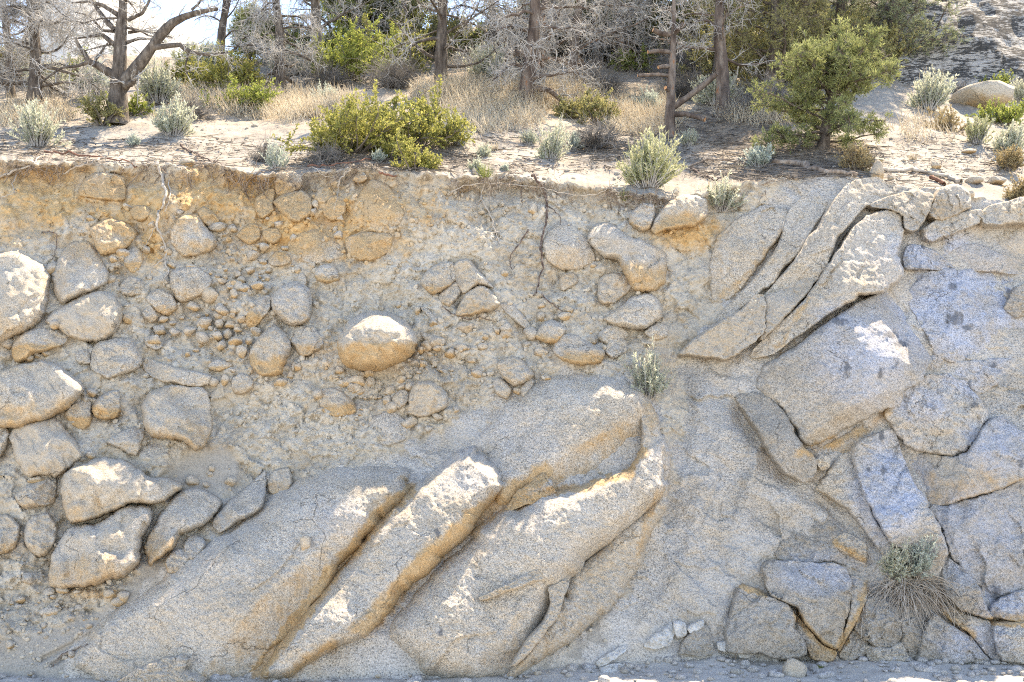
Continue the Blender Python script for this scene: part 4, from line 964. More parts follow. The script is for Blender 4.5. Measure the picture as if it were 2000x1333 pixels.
J('narrow sweeping slab curving down to the cream quartz lens', [(1352, 672), (1400, 622), (1470, 550), (1520, 482), (1540, 420), (1568, 385), (1600, 362), (1632, 356), (1622, 386), (1590, 440), (1552, 500), (1500, 560), (1440, 606), (1384, 652)], .13, w=.7, sink=-.02, **sw)
J('long sweeping slab with dark pitted top under the flat log', [(1450, 622), (1500, 572), (1556, 506), (1600, 440), (1634, 388), (1660, 358), (1720, 352), (1780, 372), (1740, 392), (1690, 402), (1648, 452), (1608, 530), (1568, 572), (1510, 606)], .14, w=.6, sink=-.04, **sw)
J('thick grey slab overhanging the sharp edged block', [(1470, 690), (1530, 628), (1580, 578), (1622, 520), (1655, 462), (1690, 424), (1730, 412), (1760, 424), (1762, 460), (1752, 500), (1758, 540), (1730, 566), (1680, 580), (1620, 612), (1560, 652), (1510, 690)], .22, w=.5, sink=-.08, facets=2, fslope=.3, **sw)
J('weathered cap slab on the rim next to the upright stone', [(1700, 402), (1742, 384), (1790, 372), (1822, 384), (1816, 410), (1790, 448), (1768, 446), (1764, 422), (1738, 408)], .16, cream=.35, w=.5, sink=-.06, facets=3, step=1.8)
J('cream quartz lens wedged between the sweeping slabs, wide end', [(1330, 690), (1352, 668), (1392, 640), (1420, 622), (1450, 606), (1478, 578), (1490, 580), (1494, 600), (1492, 640), (1470, 672), (1440, 690), (1418, 701), (1370, 694)], .10, cream=.9, stain=.22, sink=-.10, w=.6, facets=3, fslope=.25, step=1.8, name='quartz_lens', cat='quartz vein', group='cream quartz lenses')
J('cream quartz sliver above the wide lens', [(1496, 600), (1498, 580), (1520, 572), (1560, 552), (1592, 538), (1578, 570), (1548, 602), (1516, 636), (1488, 662), (1494, 636)], .08, cream=.8, stain=.25, sink=-.10, w=.6, step=1.8, name='quartz_lens', cat='quartz vein', group='cream quartz lenses')
J('massive sharp edged block with a white sunlit rim', [(1470, 745), (1500, 706), (1560, 664), (1640, 612), (1700, 585), (1744, 564), (1762, 580), (1782, 615), (1800, 648), (1820, 682), (1812, 712), (1800, 738), (1768, 760), (1744, 796), (1724, 796), (1696, 816), (1640, 848), (1590, 872), (1560, 862), (1552, 838), (1520, 800), (1486, 780)], .26, w=.40, p=1.5, sink=.06, tilt=(.62, -.12), flake=.7, step=3.0, thick=.8, fac=[(.80, -.6, 1.6, 2.1), (.35, .93, 1.3, 1.25)], fstain=.18)
J('dark recessed slab under the sharp edged block', [(1590, 884), (1640, 856), (1700, 822), (1722, 806), (1738, 830), (1700, 856), (1662, 880), (1640, 920), (1610, 915)], .06, stain=.4, sink=0.12)
J('hanging lobe of grey rock with a rounded tip', [(1438, 778), (1470, 768), (1500, 778), (1530, 806), (1552, 846), (1566, 872), (1586, 890), (1594, 912), (1587, 933), (1568, 937), (1540, 926), (1512, 896), (1480, 842)], .16, w=.7, cream=.1, sink=-.04, tilt=(.16, .16), flake=.8)
J('small round knob beside the hanging lobe', [(1594, 900), (1606, 890), (1619, 898), (1618, 912), (1604, 917)], .06)
J('wide bluish block with dark blotches at the frame edge', [(1762, 560), (1776, 528), (1830, 530), (1880, 528), (1960, 536), (2040, 540), (2040, 690), (1960, 698), (1890, 704), (1838, 704), (1822, 680), (1802, 640), (1784, 604)], .12, w=.2, sink=0.16, step=3.0)
J('thin sliver standing at the corner of the sharp edged block', [(1812, 716), (1830, 684), (1845, 676), (1842, 700), (1828, 722)], .05, sink=0.08)
J('leaning slab between the wide bluish block and the cracked dome', [(1824, 726), (1850, 708), (1900, 706), (1960, 700), (2010, 698), (1980, 742), (1940, 756), (1912, 770), (1884, 742), (1856, 732)], .14, w=.5, sink=0.08)
J('dome shaped block with a shattered crack', [(1730, 806), (1760, 770), (1796, 740), (1850, 732), (1884, 748), (1912, 778), (1928, 812), (1910, 850), (1892, 876), (1862, 890), (1810, 884), (1776, 872), (1752, 846)], .20, w=.6, rough=1.8, sink=0.06, facets=3)
J('bluish wedge above the banded block at the frame edge', [(1912, 782), (1944, 760), (1990, 738), (2040, 716), (2040, 846), (1990, 838), (1962, 812), (1934, 806)], .10, w=.4, sink=0.14)
J('banded block, blue on top with a buff lichen dotted face', [(1770, 904), (1800, 888), (1862, 894), (1896, 880), (1926, 826), (1960, 816), (2000, 844), (2040, 850), (2040, 916), (1990, 936), (1920, 966), (1850, 984), (1820, 984), (1796, 944)], .20, cream=.28, stain=.38, w=.45, crest=(0, .5, .3), sink=-.02)
J('tall blue column tapering down behind the straggly cliff bush', [(1672, 872), (1738, 838), (1752, 862), (1764, 900), (1790, 950), (1812, 990), (1838, 1040), (1846, 1080), (1836, 1130), (1826, 1150), (1800, 1120), (1766, 1080), (1736, 1050), (1706, 1000), (1684, 950)], .22, w=.5, sink=-.06, crest=(.6, 0, .4), step=2.4)
J('grey rib left of the tall blue column', [(1612, 930), (1650, 890), (1668, 880), (1682, 950), (1702, 1002), (1734, 1056), (1760, 1090), (1740, 1100), (1700, 1050), (1662, 1000), (1620, 968), (1600, 952)], .12, w=.7, sink=.04)
J('large smooth block at the frame edge under the banded block', [(1816, 990), (1860, 986), (1930, 966), (2000, 936), (2040, 922), (2040, 1160), (1990, 1150), (1945, 1170), (1930, 1190), (1916, 1150), (1880, 1110), (1852, 1082), (1844, 1040)], .20, w=.45, sink=0.08, step=3.0)
J('rounded shelf block below the large smooth block', [(1848, 1090), (1880, 1114), (1914, 1152), (1926, 1190), (1940, 1206), (1930, 1208), (1880, 1190), (1850, 1160), (1844, 1120)], .14, w=.6, stain=.25)
J('low block with an orange lip at the frame edge', [(1938, 1204), (1932, 1188), (1950, 1172), (1990, 1156), (2040, 1164), (2040, 1216), (1990, 1214)], .12, w=.5, stain=.5)
J('corner block at the frame edge near the ground', [(1944, 1222), (1990, 1220), (2040, 1222), (2040, 1296), (1960, 1292), (1946, 1264)], .10, w=.5)
J('grey block under the rounded shelf block', [(1840, 1176), (1880, 1198), (1930, 1214), (1940, 1230), (1952, 1288), (1934, 1284), (1896, 1240), (1856, 1210), (1842, 1196)], .12, w=.6, stain=.2)
J('sloping triangular block at the foot of the face by the roots', [(1800, 1288), (1806, 1232), (1824, 1200), (1850, 1218), (1894, 1244), (1926, 1282), (1932, 1292), (1860, 1294)], .16, w=.6, facets=2)
J('hooded block under a long crack with a rounded end', [(1490, 1112), (1510, 1098), (1560, 1102), (1620, 1102), (1650, 1112), (1660, 1136), (1660, 1180), (1652, 1220), (1636, 1268), (1606, 1254), (1570, 1214), (1552, 1184), (1510, 1166), (1494, 1140)], .20, w=.5, sink=-.02, cream=.08)
J('narrow buff sliver right of the hooded block', [(1664, 1128), (1690, 1140), (1690, 1170), (1676, 1206), (1650, 1250), (1640, 1272), (1640, 1258), (1656, 1216), (1664, 1176)], .10, cream=.45, stain=.4)
J('rough ledge above the hooded block', [(1512, 1088), (1540, 1040), (1580, 1010), (1620, 1020), (1660, 1062), (1692, 1104), (1702, 1130), (1660, 1106), (1616, 1096), (1560, 1098)], .10, rough=2.0, cream=.1, sink=.03)
J('pale pointed ledge with a buff edge near the straggly bush', [(1630, 1058), (1650, 1042), (1690, 1062), (1690, 1096), (1668, 1086), (1644, 1074)], .08, cream=.35, rough=1.6)
J('grey wedge left of the hooded block, orange along the top', [(1448, 1144), (1470, 1150), (1496, 1166), (1480, 1186), (1450, 1196), (1424, 1222), (1436, 1180)], .10, w=.6, stain=.1)
J('broad low block behind the white quartz rubble', [(1420, 1236), (1440, 1204), (1480, 1174), (1500, 1168), (1536, 1184), (1554, 1204), (1548, 1226), (1570, 1250), (1576, 1278), (1540, 1288), (1480, 1276), (1424, 1272)], .16, w=.5, facets=3)
J('diagonal block with an orange underside', [(1556, 1206), (1572, 1222), (1604, 1260), (1632, 1274), (1626, 1290), (1586, 1286), (1574, 1252), (1552, 1228)], .12, stain=.5)
J('small block beneath the hooded block', [(1640, 1280), (1668, 1234), (1692, 1256), (1690, 1276), (1660, 1290)], .10)
J('tall fluted block below the straggly bush', [(1672, 1228), (1694, 1172), (1716, 1166), (1752, 1172), (1764, 1208), (1760, 1248), (1740, 1262), (1714, 1264), (1694, 1250)], .16, w=.6, rough=1.8, facets=3)
J('slim upright block behind the hanging dry roots', [(1766, 1186), (1800, 1190), (1806, 1228), (1798, 1290), (1774, 1286), (1762, 1256)], .12, w=.6)
J('low broken block at the foot below the fluted block', [(1694, 1266), (1740, 1268), (1760, 1258), (1772, 1290), (1730, 1296), (1700, 1290)], .08, rough=1.6)
J('cap boulder sitting on the thin ledges at the rim', [(1817, 419), (1836, 371), (1868, 361), (1893, 380), (1894, 405), (1861, 422), (1836, 429)], .18, w=.9, p=2, stain=.35, cream=.25, sink=-.06, name='boulder', cat='boulder', group=GB)
J('thin lichened ledge below the cap boulder', [(1808, 447), (1830, 432), (1861, 420), (1914, 412), (1912, 434), (1861, 456), (1842, 462), (1820, 470), (1808, 462)], .11, cream=.35, stain=.3, w=.6)
J('small rounded ledge stone tucked under the thin lichened ledge', [(1838, 463), (1862, 446), (1886, 446), (1880, 458), (1858, 470), (1842, 472)], .08, cream=.4, w=.8)
J('rounded rim ledge at the frame edge', [(1916, 420), (1940, 402), (1996, 388), (2040, 388), (2040, 432), (1990, 434), (1950, 438), (1926, 436)], .14, w=.7, sink=-.04)
J('flat pale facet at the frame edge below the rim', [(1912, 474), (1946, 444), (1996, 438), (2040, 438), (2040, 512), (1998, 506), (1955, 494)], .05, w=.2, cream=.35, blue=.2, sink=.02, rough=.4)
J('second pale facet with a curled white edge', [(1842, 502), (1880, 480), (1914, 480), (1958, 500), (2000, 512), (2040, 516), (2040, 536), (1960, 532), (1896, 526), (1858, 522)], .07, w=.25, cream=.25, blue=.5, sink=.0, rough=.5)
J('bright topped corner block beside the thick grey slab', [(1772, 484), (1790, 480), (1826, 492), (1862, 524), (1834, 526), (1790, 524), (1770, 524), (1766, 504)], .12, w=.5, sink=0.04)
J('blue shadowed shelf behind the pale facets', [(1790, 478), (1830, 470), (1880, 462), (1944, 440), (1912, 472), (1880, 478), (1842, 500), (1826, 490)], .05, w=.4, sink=.05)
J('small angular chip by the wide bluish block', [(1962, 600), (1990, 560), (2030, 556), (2030, 600), (1984, 620)], .06, cream=.3, blue=.1, sink=-.10)

# white quartz at the foot
GQ = 'white quartz blocks along the foot of the face'
def Q(label, pts, bulge=.07, **k):
    kw = dict(w=.25, p=1.6, mat='quartz', thick=.15, facets=4, fslope=.6, sink=-.05, step=1.2, rough=1.6, jit=2.0, corner=.35)
    kw.update(k)
    return rock('quartz_block', label, 'quartz block', GQ, pts, bulge, **kw)
Q('fluted white quartz block, uppermost of the row', [(1258, 1262), (1272, 1244), (1300, 1226), (1312, 1216), (1318, 1240), (1306, 1262), (1280, 1268)])
Q('white quartz tooth beside the fluted block', [(1314, 1218), (1326, 1213), (1340, 1220), (1342, 1240), (1322, 1246)])
Q('flat white quartz plate on top of a squared grey stone', [(1342, 1226), (1370, 1210), (1376, 1216), (1372, 1228), (1348, 1238)])
Q('squared grey stone with a white quartz cap', [(1326, 1274), (1340, 1244), (1366, 1224), (1386, 1226), (1391, 1280), (1330, 1278)], .10, mat='granite', cream=.3, w=.3)
Q('leaning white quartz piece in the sand', [(1164, 1296), (1176, 1284), (1216, 1262), (1222, 1272), (1200, 1290), (1174, 1302)], .06)
Q('lowest mottled quartz piece in the sand', [(1172, 1306), (1200, 1296), (1224, 1302), (1216, 1318), (1190, 1326), (1176, 1318)], .06)
Q('small white quartz cube set apart in the sand', [(1402, 1256), (1419, 1254), (1420, 1274), (1404, 1270)], .04)
Q('long white quartz lump under the broad low block', [(1442, 1262), (1452, 1256), (1472, 1260), (1478, 1274), (1460, 1286), (1444, 1284)], .06)
Q('middle white quartz lump under the broad low block', [(1476, 1258), (1496, 1258), (1498, 1276), (1480, 1276)], .05)
Q('broad white quartz lump with grey veins', [(1500, 1266), (1522, 1262), (1544, 1272), (1540, 1286), (1512, 1290), (1500, 1280)], .06)

# ------------------------------------------------------------------ free cobbles: whole stones pressed into the face
def cobble_mesh(seed, sub=3):
    import bmesh
    R = np.random.RandomState(seed)
    bm = bmesh.new(); bmesh.ops.create_icosphere(bm, subdivisions=sub, radius=1.0)
    V = np.array([v.co[:] for v in bm.verts]); F = np.array([[v.index for v in f.verts] for f in bm.faces]); bm.free()
    n = V / np.linalg.norm(V, axis=1)[:, None]
    r = np.ones(len(V))
    for k in range(11):
        a = R.randn(3); a /= np.linalg.norm(a)
        off = .58 + .28 * R.rand()
        dt = n @ a
        r = np.where(dt > .05, np.minimum(r, off / np.maximum(dt, .05)), r)
    r = np.minimum(r, 1.0)
    r = r * (1 + .05 * fbm(n[:, 0] * 2 + seed, n[:, 1] * 2 + n[:, 2] * 1.7, 3)) + .012 * perlin(n[:, 0] * 9, n[:, 1] * 9 + n[:, 2] * 7)
    V2 = n * r[:, None]
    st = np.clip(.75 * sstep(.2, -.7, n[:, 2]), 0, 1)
    return V2, F, st
CM = []
for i in range(12):
    V2, F2, st2 = cobble_mesh(40 + i)
    tn_ = (i * .37) % 1
    cm_ = (.45, .9, .65)[i % 3]
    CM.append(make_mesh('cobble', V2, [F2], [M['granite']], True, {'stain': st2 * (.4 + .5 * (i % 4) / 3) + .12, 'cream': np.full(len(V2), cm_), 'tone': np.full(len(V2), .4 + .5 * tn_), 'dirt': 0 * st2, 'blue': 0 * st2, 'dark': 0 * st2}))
rc = np.random.RandomState(5)
cob_n = 0
def cobble(px, py, rx, ry, label, group, proud=.45, cat='cobble', y=None):
    global cob_n
    yf = face_y(px, py) if y is None else y
    D = yf + 11; m = D / FPX
    r = (rx + ry) * .5 * m
    o = link('cobble', CM[rc.randint(len(CM))])
    p_ = to_world(px, py, yf + r * (1 - 2 * proud) * .5)
    o.location = p_
    o.scale = (rx * m * 1.04, r * .95, ry * m * 1.04)
    o.rotation_euler = (rc.uniform(-.4, .4), rc.uniform(-.3, .3), rc.uniform(-3, 3))
    tag(o, label, cat, group, 'thing')
    cob_n += 1
    return o
ANCHOR = [(48, 585, 'sunlit edge boulder'), (160, 530, 'smooth grey boulder'), (220, 465, 'rounded sunlit boulder'), (165, 615, 'ribbed tan rock'), (228, 697, 'plain smooth boulder'), (345, 730, 'crescent shaped stone'), (60, 770, 'whaleback boulder'), (345, 815, 'large two toned boulder'), (90, 875, 'cream block'), (235, 960, 'broad sunlit topped boulder'), (195, 1070, 'long grey boulder'), (570, 595, 'round speckled boulder'), (530, 685, 'pear shaped boulder'), (736, 666, 'great oval boulder'), (597, 668, 'tan blocky stone'), (505, 610, 'dark angular stone'), (316, 590, 'tilted grey stone'), (375, 555, 'broad crumbly boulder'), (378, 460, 'boulder by the hanging pale root'), (200, 365, 'flat topped boulder'), (572, 405, 'stack of three boulders'), (652, 408, 'boulder with a hanging rootlet'), (640, 535, 'brown triangular stone'), (473, 750, 'buff rounded stone'), (660, 785, 'orange undersided stone'), (1220, 510, 'long sloping boulder'), (1200, 565, 'pale rounded stone'), (1130, 685, 'two toned buff stone'), (1075, 650, 'orange based boulder'), (1005, 725, 'white topped oval stone'), (838, 780, 'squarish pale boulder'), (855, 545, 'grey angular block'), (935, 590, 'triangular faced block'), (720, 480, 'orange clay coated block'), (485, 458, 'grey boulder above the cobble pocket'), (130, 1300, 'black stick in the gully'), (85, 1045, 'egg shaped boulder'), (545, 940, 'upright perched stone'), (425, 715, 'flat orange stone'), (1110, 555, 'pale flake stone')]
small = []
ORD = ['nearest', 'second nearest', 'third nearest', 'fourth nearest', 'fifth nearest', 'sixth nearest', 'seventh nearest', 'eighth nearest', 'ninth nearest', 'tenth nearest', 'eleventh nearest', 'twelfth nearest', 'thirteenth nearest', 'fourteenth nearest', 'fifteenth nearest', 'sixteenth nearest']
def label_small():
    bins = {}
    for o, x_, y_, noun in small:
        ax, ay, nm_ = min(ANCHOR, key=lambda q: (q[0] - x_) ** 2 + (q[1] - y_) ** 2)
        dx, dy = x_ - ax, y_ - ay
        side = ('to the right of' if dx > 0 else 'to the left of') if abs(dx) > abs(dy) else ('below' if dy > 0 else 'above')
        bins.setdefault((nm_, side, noun), []).append((math.hypot(dx, dy), o))
    for (nm_, side, noun), v in bins.items():
        v.sort(key=lambda q: q[0])
        for k, (d_, o) in enumerate(v):
            o['label'] = '%s %s %s the %s' % (ORD[min(k, 15)], noun, side, nm_)
POCKET = [(1180, 290, 15, 12), (1215, 310, 20, 15), (1240, 335, 35, 22), (1300, 210, 25, 14), (1330, 300, 18, 22), (1350, 330, 30, 22), (1410, 195, 40, 30), (1480, 145, 30, 30), (1400, 275, 38, 25), (1310, 410, 26, 32), (1365, 375, 33, 28), (1440, 360, 40, 32), (1495, 320, 18, 18), (1080, 475, 42, 30), (1175, 410, 52, 48), (1240, 495, 48, 35), (1300, 525, 22, 20), (915, 550, 32, 22), (965, 570, 22, 18), (895, 610, 42, 38), (980, 620, 32, 28), (1065, 610, 38, 30), (1145, 565, 52, 42), (1130, 650, 45, 38), (1215, 640, 32, 32), (1225, 570, 30, 30), (1290, 580, 42, 26), (1275, 630, 32, 30), (1330, 605, 26, 20), (1315, 670, 52, 32), (1240, 695, 27, 32), (1355, 725, 30, 42), (1430, 615, 38, 32), (1390, 665, 25, 25), (1345, 545, 30, 25), (1095, 720, 22, 12), (945, 770, 16, 12), (1050, 740, 22, 16), (1300, 830, 18, 14), (1200, 895, 32, 26), (1255, 885, 28, 32), (1260, 270, 16, 14), (1290, 370, 20, 16), (1160, 520, 18, 14), (1020, 540, 18, 14), (1180, 600, 16, 16), (1110, 530, 20, 14)]
for zx, zy, rx, ry in POCKET:
    oc_ = cobble(zx / 2.854, 433 + zy / 2.854, rx / 2.854, ry / 2.854, 'tan cobble packed in the dense pocket beside the round speckled boulder', 'cobbles packed in the pocket', .62)
    oc_.location.y -= .035
    small.append((oc_, zx / 2.854, 433 + zy / 2.854, 'tan cobble'))
SINGLE = [(105, 634, 12, 10, 'white cobble lying against the ribbed tan rock'), (16, 673, 16, 13, 'rounded tan cobble at the frame edge beneath the sunlit boulder'), (378, 940, 16, 13, 'biggest loose pebble on the smooth sand pocket above the slab'),
 (303, 665, 15, 13, 'dark grey cobble above the crescent stone'), (250, 622, 12, 11, 'orange brown cobble right of the ribbed tan rock'), (217, 547, 11, 11, 'brown cobble beside the flat grey stone in dust'), (545, 440, 14, 12, 'grey cobble under the stack of three boulders'), (610, 416, 11, 11, 'pale cobble right of the stack of three'),
 (616, 400, 8, 9, 'small pale cobble above another, right of the stack of three'), (645, 507, 9, 7, 'orange cobble above the brown triangular stone'), (608, 518, 8, 7, 'tan cobble left of the brown triangular stone'), (58, 700, 9, 7, 'left cobble of three on the ledge under the wedge boulder'), (72, 696, 7, 6, 'middle cobble of three on the ledge under the wedge boulder'), (91, 692, 11, 7, 'right cobble of three on the ledge under the wedge boulder'),
 (581, 717, 8, 11, 'upright tan cobble right of the pear shaped boulder'), (567, 734, 8, 9, 'pale cobble at the foot of the pear shaped boulder'), (663, 724, 9, 12, 'tan cobble under the left end of the great oval boulder'), (684, 745, 16, 12, 'rusty dark cobble below the great oval boulder'), (722, 748, 11, 13, 'tan cobble in rubble below the great oval boulder'), (757, 783, 10, 13, 'pale upright cobble left of the rounded tan stone'),
 (1009, 764, 10, 9, 'little cobble tucked beneath the white topped oval stone'), (815, 608, 11, 9, 'tan cobble in dirt above the great oval boulder'), (778, 596, 7, 7, 'white pebble in dirt above the great oval boulder'), (846, 631, 13, 8, 'buff flat cobble in dirt left of the triangular block'), (909, 640, 18, 14, 'half sunk grey cobble below the triangular block'), (990, 652, 9, 7, 'right pebble of a pale pair below the triangular block'), (972, 648, 8, 7, 'left pebble of a pale pair below the triangular block'),
 (822, 683, 10, 9, 'pale cobble touching the right end of the great oval boulder'), (1070, 740, 8, 7, 'white pebble on dust above the upper slab'), (986, 534, 8, 9, 'white pebble right of the sunlit earth ridge'), (1158, 519, 7, 7, 'small round pebble left of the long sloping boulder'), (1040, 410, 10, 13, 'grey cobble behind the dark hanging root'), (181, 767, 13, 9, 'grey oval cobble above the sunlit stone of the tan pair'),
 (102, 1197, 15, 13, 'largest white cobble on the debris slope low in the bank'), (53, 1131, 15, 13, 'white cobble half buried low at the frame edge'), (240, 1166, 15, 13, 'pale cobble under the orange foot of the long grey boulder'), (214, 1158, 12, 11, 'brown cobble under the orange foot of the long grey boulder'), (151, 1157, 9, 7, 'orange cobble under the orange foot of the long grey boulder'), (140, 1278, 10, 8, 'white oval cobble by the dark twig in the gully'), (21, 1260, 15, 10, 'grey cobble on the debris slope at the frame corner'), (140, 1192, 6, 7, 'small upright pebble on the debris slope'),
 (178, 890, 11, 8, 'tan cobble between the cream block and the broad boulder'), (838, 838, 9, 8, 'buff cobble in clods under the squarish pale boulder'), (856, 815, 13, 9, 'tan cobble at the foot of the squarish pale boulder'), (890, 800, 9, 8, 'grey cobble right of the squarish pale boulder'), (705, 765, 11, 9, 'grey cobble in rubble right of the orange undersided stone'), (1600, 960, 0, 0, ''), (596, 1062, 12, 17, 'pale flat chip resting on the huge slab by the sun patch')]
for x_, y_, rx, ry, lb in SINGLE:
    if rx: cobble(x_, y_, rx, ry, lb, 'single cobbles in the bank', .6)
# smaller stones scattered where the bank is stony
SC = [(470, 590, 90, 100, 34, 'small stone scattered through the dense cobble pocket', 'small stones in the pocket'), (720, 780, 80, 45, 26, 'small stone in the rubble between the oval and squarish boulders', 'small stones in the rubble'),
      (850, 690, 100, 50, 26, 'small pale stone in loose clods right of the great oval boulder', 'small stones in the clods'), (110, 1190, 110, 50, 22, 'small stone on the debris slope low in the bank', 'small stones on the debris slope'),
      (600, 480, 160, 50, 24, 'small stone stuck in the orange upper bank', 'small stones in the orange bank'), (1090, 680, 90, 50, 16, 'small stone in dust above the upper slab', 'small stones in the dust')]
for cx, cy, sx, sy, n, lb, gp in SC:
    for k in range(n):
        x_, y_ = cx + rc.randn() * sx * .6, cy + rc.randn() * sy * .6
        r = 3.2 + 4.5 * rc.rand() ** 2
        if not bare(x_, y_): continue
        small.append((cobble(max(x_, 6), y_, r * (1 + .4 * rc.rand()), r, lb, gp, .6), x_, y_, 'small stone'))
for k in range(110):
    z = [(460, 570, 150, 120), (300, 470, 200, 80), (720, 770, 140, 60), (600, 470, 200, 60), (880, 690, 110, 60), (130, 1150, 110, 60), (1080, 640, 100, 60)][k % 7]
    x_, y_ = z[0] + rc.randn() * z[2] * .6, z[1] + rc.randn() * z[3] * .6
    r = 7 + 7 * rc.rand() ** 1.5
    if not bare(x_, y_): continue
    small.append((cobble(max(x_, 8), y_, r * (1 + .5 * rc.rand()), r, 'stone', 'angular stones in the bank', .5), x_, y_, 'angular stone'))
label_small()
for x_, y_, r, lb in [(410, 927, 6, 'lowest of a string of small pebbles on the smooth sand'), (415, 915, 7, 'highest of a string of small pebbles on the smooth sand'), (403, 948, 8, 'pebble beside the biggest loose pebble on the smooth sand'), (450, 940, 11, 'lone pebble at the tip of the tapering grey boulder')]:
    cobble(x_, y_, r * 1.1, r, lb, 'loose pebbles on the sand pocket', .7)

# gravel too small and too many to count
def ico(sub):
    import bmesh
    bm = bmesh.new(); bmesh.ops.create_icosphere(bm, subdivisions=sub, radius=1.0)
    V = np.array([v.co[:] for v in bm.verts]); F = np.array([[v.index for v in f.verts] for f in bm.faces]); bm.free()
    return V, F
IV, IF = ico(2)
def gravel(name, label, pts, mat, seed):
    """pts: (px, py, r px)"""
    R = np.random.RandomState(seed)
    N = len(pts); nv = len(IV)
    P = np.array(pts)
    y = np.array([face_y(a, b) for a, b, c in pts])
    m = (y + 11) / FPX
    C = to_world(P[:, 0], P[:, 1], y)
    a = R.randn(N, 3); a /= np.linalg.norm(a, axis=1)[:, None]
    off = np.stack([perlin(IV[:, 0] * 1.4 + s_ * 7.3, IV[:, 1] * 1.4 + IV[:, 2] * 1.3 + s_) for s_ in range(24)])
    r = 1 + .55 * off[R.randint(24, size=N)]
    dt = np.einsum('vk,nk->nv', IV, a); r = np.where(dt > .35, np.minimum(r, .6 / np.maximum(dt, .35)), r)
    sc = (P[:, 2] * m)[:, None] * (.75 + .6 * R.rand(N, 3))
    for q_ in range(5):
        a = R.randn(N, 3); a /= np.linalg.norm(a, axis=1)[:, None]
        dt = np.einsum('vk,nk->nv', IV, a); r = np.where(dt > .25, np.minimum(r, (.5 + .3 * R.rand(N, 1)) / np.maximum(dt, .25)), r)
    V = C[:, None, :] + IV[None] * r[..., None] * sc[:, None, :]
    F = (IF[None] + (np.arange(N) * nv)[:, None, None]).reshape(-1, 3)
    st = np.repeat(stain_at(P[:, 0], P[:, 1]) * .9 + .25 * R.rand(N), nv); cr = np.repeat(.2 + .6 * R.rand(N), nv)
    o = link(name, make_mesh(name, V.reshape(-1, 3), [F], [M[mat]], False, {'stain': st, 'cream': cr, 'granite': cr * 0, 'sand': 0 * st}))
    return tag(o, label, 'gravel', None, 'stuff')
rg = np.random.RandomState(77)
GP = []
for cx, cy, sx, sy, n, r0, r1 in CLODZ:
    for k in range(int(n * 1.0)):
        x_, y_ = cx + rg.randn() * sx * .62, cy + rg.randn() * sy * .62
        if x_ < -60 or x_ > 1420 or y_ < 335 or y_ > 1318: continue
        GP.append((x_, y_, 1.0 + 5.5 * rg.rand() ** 4))
gpx = np.array(GP); keep = granite_at(gpx[:, 0], gpx[:, 1]) < .5
gravel('bank_gravel', 'fine gravel and clods sticking out of the earth bank', [g_ for g_, k_ in zip(GP, keep) if k_ and bare(g_[0], g_[1])], 'soil', 3)

# the sandy ground is strewn with grit as well
def ground_grit():
    R = np.random.RandomState(6); N = 4600; nv = len(IV)
    x = R.uniform(-6, 6, N); y = np.where(R.rand(N) < .5, -2.2 + 2.7 * R.rand(N), .35 - .9 * R.rand(N) ** 1.6)
    sc = (.004 + .06 * R.rand(N) ** 7)[:, None] * (.7 + .6 * R.rand(N, 3)) * np.array([1, 1, .7])
    gz = np.interp(y, [-.9, .2], [0, .06])
    V = np.stack([x, y, .012 + .03 * fbm(x / .8, y / .5, 3) + .10 * sstep(-.9, .2, y) * (.5 + .5 * np.tanh(x + .5))], -1)[:, None, :] + IV[None] * sc[:, None, :]
    F = (IF[None] + (np.arange(N) * nv)[:, None, None]).reshape(-1, 3)
    z = np.zeros(N * nv)
    o = link('ground_gravel', make_mesh('ground_gravel', V.reshape(-1, 3), [F], [M['granite']], True, {'stain': z, 'cream': z + .3, 'blue': z + .3, 'dark': z, 'tone': z + .5, 'dirt': z}))
    tag(o, 'grit and small stones scattered on the roadside sand', 'gravel', None, 'stuff')
ground_grit()

# ------------------------------------------------------------------ growing things
def unit(v): return v / (np.linalg.norm(v, axis=-1, keepdims=True) + 1e-9)

def tubes(P, R, sides=3):
    """P (N,K,3) centre lines, R (N,K) radii -> verts, quads"""
    N, K, _ = P.shape
    T = unit(np.gradient(P, axis=1))
    ref = np.broadcast_to(np.array([.31, .52, .79]), T.shape)
    U = unit(np.cross(T, ref)); W = np.cross(T, U)
    a = np.arange(sides) * 2 * np.pi / sides
    V = P[:, :, None, :] + R[:, :, None, None] * (np.cos(a)[None, None, :, None] * U[:, :, None, :] + np.sin(a)[None, None, :, None] * W[:, :, None, :])
    idx = np.arange(N * K * sides).reshape(N, K, sides)
    a0 = idx[:, :-1, :]; b0 = np.roll(idx, -1, 2)[:, :-1, :]; c0 = np.roll(idx, -1, 2)[:, 1:, :]; d0 = idx[:, 1:, :]
    F = np.stack([a0, b0, c0, d0], -1).reshape(-1, 4)
    return V.reshape(-1, 3), F

def grow(st, dr, ln, K, R, wander=.25, grav=0.0, curl=0.0):
    """batch of wandering shoots: start (N,3), direction (N,3), length (N,)"""
    N = len(st); P = np.zeros((N, K, 3)); P[:, 0] = st; d = unit(dr)
    sl = (ln / (K - 1))[:, None]
    bend = R.randn(N, 3) * curl
    for k in range(1, K):
        d = unit(d + R.randn(N, 3) * wander + bend + np.array([0, 0, grav]))
        P[:, k] = P[:, k - 1] + d * sl
    return P

